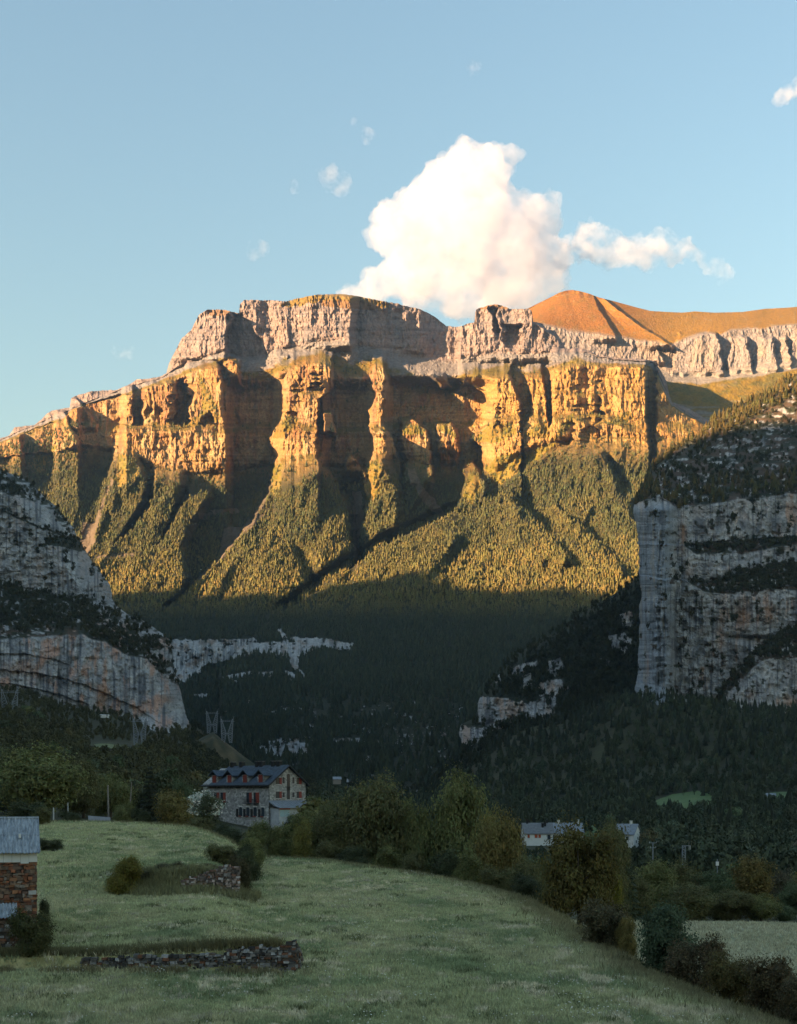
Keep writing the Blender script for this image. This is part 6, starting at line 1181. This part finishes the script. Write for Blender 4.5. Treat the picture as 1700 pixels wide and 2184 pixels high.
def cloud(label, blobs, Y, mat, vox, amp, seed):
    """puffs (photo column, row, radius, depth offset) merged into one billowing body"""
    bm = bmesh.new(); k = Y / F; r_ = random.Random(seed)
    for px, py, r, dy in blobs:
        for j in range(4):
            q = r * (1.0 if j == 0 else r_.uniform(0.35, 0.6)); a, b = r_.uniform(0, 6.28), r_.uniform(-1, 1); o = 0 if j == 0 else r * 0.75
            c = Vector(((px + o * math.cos(a) - CX) * k, Y + dy * k + o * b * k, (HY - py + o * 0.8 * math.sin(a)) * k))
            bmesh.ops.create_icosphere(bm, subdivisions=3, radius=q * k, matrix=Matrix.Translation(c) @ Matrix.Diagonal((1, 1.25, 0.9, 1)))
    me = bpy.data.meshes.new('cloud'); bm.to_mesh(me); bm.free(); o = link('cloud', me, mat); tag(o, label, 'cloud')
    rm = o.modifiers.new('remesh', 'REMESH'); rm.mode = 'VOXEL'; rm.voxel_size = vox
    for i, (sz, a) in enumerate(((7.0, amp), (2.6, amp * 0.5))):
        tx = bpy.data.textures.new('cloud_puffs', 'CLOUDS'); tx.noise_scale = sz * vox; tx.noise_depth = 3; dm = o.modifiers.new('puffs', 'DISPLACE'); dm.texture = tx; dm.texture_coords = 'GLOBAL'; dm.strength = a; dm.mid_level = 0.5
    r2 = o.modifiers.new('close', 'REMESH'); r2.mode = 'VOXEL'; r2.voxel_size = vox * 0.8
    for i, (sz, a) in enumerate(((3.4, amp * 0.42), (1.5, amp * 0.2))):
        tx = bpy.data.textures.new('cloud_billows', 'CLOUDS'); tx.noise_scale = sz * vox; tx.noise_depth = 4; dm = o.modifiers.new('billows', 'DISPLACE'); dm.texture = tx; dm.texture_coords = 'GLOBAL'; dm.strength = a; dm.mid_level = 0.5
    return o
CM1 = cloud_mat('cloud_dense', 0.0036, 0.0042, 1, 0.33, 0.24); CM2 = cloud_mat('cloud_thin', 0.0042, 0.006, 2, 0.44); CM3 = cloud_mat('cloud_wisp', 0.0020, 0.010, 3, 0.48)
cloud('big cream-white cumulus rising behind the summit plateau', [(1400, 660, 135, 30), (1500, 720, 140, 30), (1580, 800, 125, 20), (1440, 580, 110, 20), (1330, 800, 100, 20), (1462, 512, 70, 0), (1545, 515, 66, 0), (1395, 590, 88, 10), (1500, 610, 100, 0), (1320, 670, 98, 0), (1228, 725, 84, 0), (1420, 720, 115, -10), (1550, 680, 95, 0), (1650, 690, 85, 0), (1705, 690, 62, 0), (1620, 790, 100, 10), (1725, 800, 72, 0), (1500, 830, 100, 0), (1370, 840, 90, 0), (1270, 865, 76, 0), (1175, 900, 60, 0), (1100, 930, 42, 0), (1600, 870, 95, 0), (1720, 885, 62, 0), (1420, 920, 80, 0), (1540, 940, 80, 0), (1640, 950, 60, 0), (1310, 930, 60, 0)], 10500, CM1, 24, 190, 3)
cloud('smaller flat cloud trailing to the right of the big cumulus', [(1835, 770, 56, 0), (1900, 780, 62, 0), (1960, 795, 56, 0), (2020, 785, 54, 0), (2085, 775, 50, 0), (2145, 780, 40, 0), (2195, 800, 30, 0), (2240, 840, 28, 0), (2280, 862, 24, 0)], 10500, CM2, 20, 170, 4)
cloud('small cloud cut off by the right edge of the sky', [(2450, 300, 26, 0), (2478, 278, 32, 0), (2512, 262, 28, 0)], 10500, CM2, 16, 110, 5)
for lab, bl, s in (('faint puff above the left end of the summit plateau', [(795, 788, 24, 0), (828, 780, 26, 0)], 6), ('thin wisp left of the big cumulus, below a second wisp', [(1030, 560, 32, 0), (1062, 578, 36, 0), (1045, 540, 24, 0)], 7), ('faint low wisp above the far left ridge', [(375, 1105, 24, 0), (412, 1110, 18, 0)], 8), ('tiny wisp high above the big cumulus', [(1474, 205, 20, 0), (1490, 224, 18, 0)], 9), ('thin wisp higher up left of the big cumulus', [(1105, 385, 12, 0), (1150, 425, 26, 0)], 10), ('very faint wisp left of the thin wisp', [(925, 575, 14, 0), (920, 590, 12, 0)], 11)):
    cloud(lab, bl, 10500, CM3, 14, 90, s)
def haze():
    m = bpy.data.materials.new('haze'); m.use_nodes = True; nt = m.node_tree; nt.nodes.remove(nt.nodes['Principled BSDF'])
    v = N(nt, 'ShaderNodeVolumePrincipled', Density=HAZE); v.inputs['Color'].default_value = (0.50, 0.74, 1.0, 1); v.inputs['Anisotropy'].default_value = 0.72
    nt.links.new(v.outputs[0], nt.nodes['Material Output'].inputs['Volume'])
    o = MB().box((-7900, -3600, -720), (3600, 8200, 2250)).build('haze', m); tag(o, kind='stuff')
HAZE = float(os.environ.get('HAZE', '2.2e-5'))
haze()
# ================================================================== light, air, camera
def sky_and_sun():
    w = bpy.data.worlds.new('World'); sc.world = w; w.use_nodes = True
    nt = w.node_tree; bg = nt.nodes['Background']
    s = nt.nodes.new('ShaderNodeTexSky'); s.sky_type = 'NISHITA'; s.sun_disc = False
    s.sun_elevation = R(SUN_EL); s.sun_rotation = R(SUN_AZ); s.altitude = 1000; s.air_density = 2.0; s.dust_density = 1.0; s.ozone_density = 2.5
    nt.links.new(s.outputs['Color'], bg.inputs['Color']); bg.inputs['Strength'].default_value = 0.052
    l = bpy.data.lights.new('sun', 'SUN'); l.energy = 5.0; l.angle = R(0.5); l.color = (1.0, 0.66, 0.35)
    o = bpy.data.objects.new('sun', l); COL.objects.link(o)
    el, az = R(SUN_EL), R(SUN_AZ)
    v = Vector((math.sin(az) * math.cos(el), math.cos(az) * math.cos(el), math.sin(el)))
    o.rotation_euler = v.to_track_quat('Z', 'Y').to_euler(); o.location = v * 200 + Vector((0, 0, 300))
sky_and_sun()
cam = bpy.data.cameras.new('camera'); co = bpy.data.objects.new('camera', cam); COL.objects.link(co)
co.location = (0, 0, 0); co.rotation_euler = (R(90), 0, 0)
cam.sensor_fit = 'HORIZONTAL'; cam.sensor_width = 36.0; cam.lens = 36.0 * F / 2500.0
cam.shift_y = (HY - 3211 / 2) / 2500.0; cam.clip_start = 0.5; cam.clip_end = 60000
sc.camera = co
vs = sc.view_settings; vs.view_transform = 'Standard'; vs.look = 'None'; vs.gamma = 1.0; vs.exposure = 2.45; vs.use_curve_mapping = False
sc.cycles.max_bounces = 8; sc.cycles.diffuse_bounces = 1; sc.cycles.glossy_bounces = 1; sc.cycles.transmission_bounces = 2; sc.cycles.volume_bounces = 6; sc.cycles.transparent_max_bounces = 4
sc.cycles.caustics_reflective = False; sc.cycles.caustics_refractive = False
sc.cycles.use_denoising = os.environ.get('DN', '1') == '1'
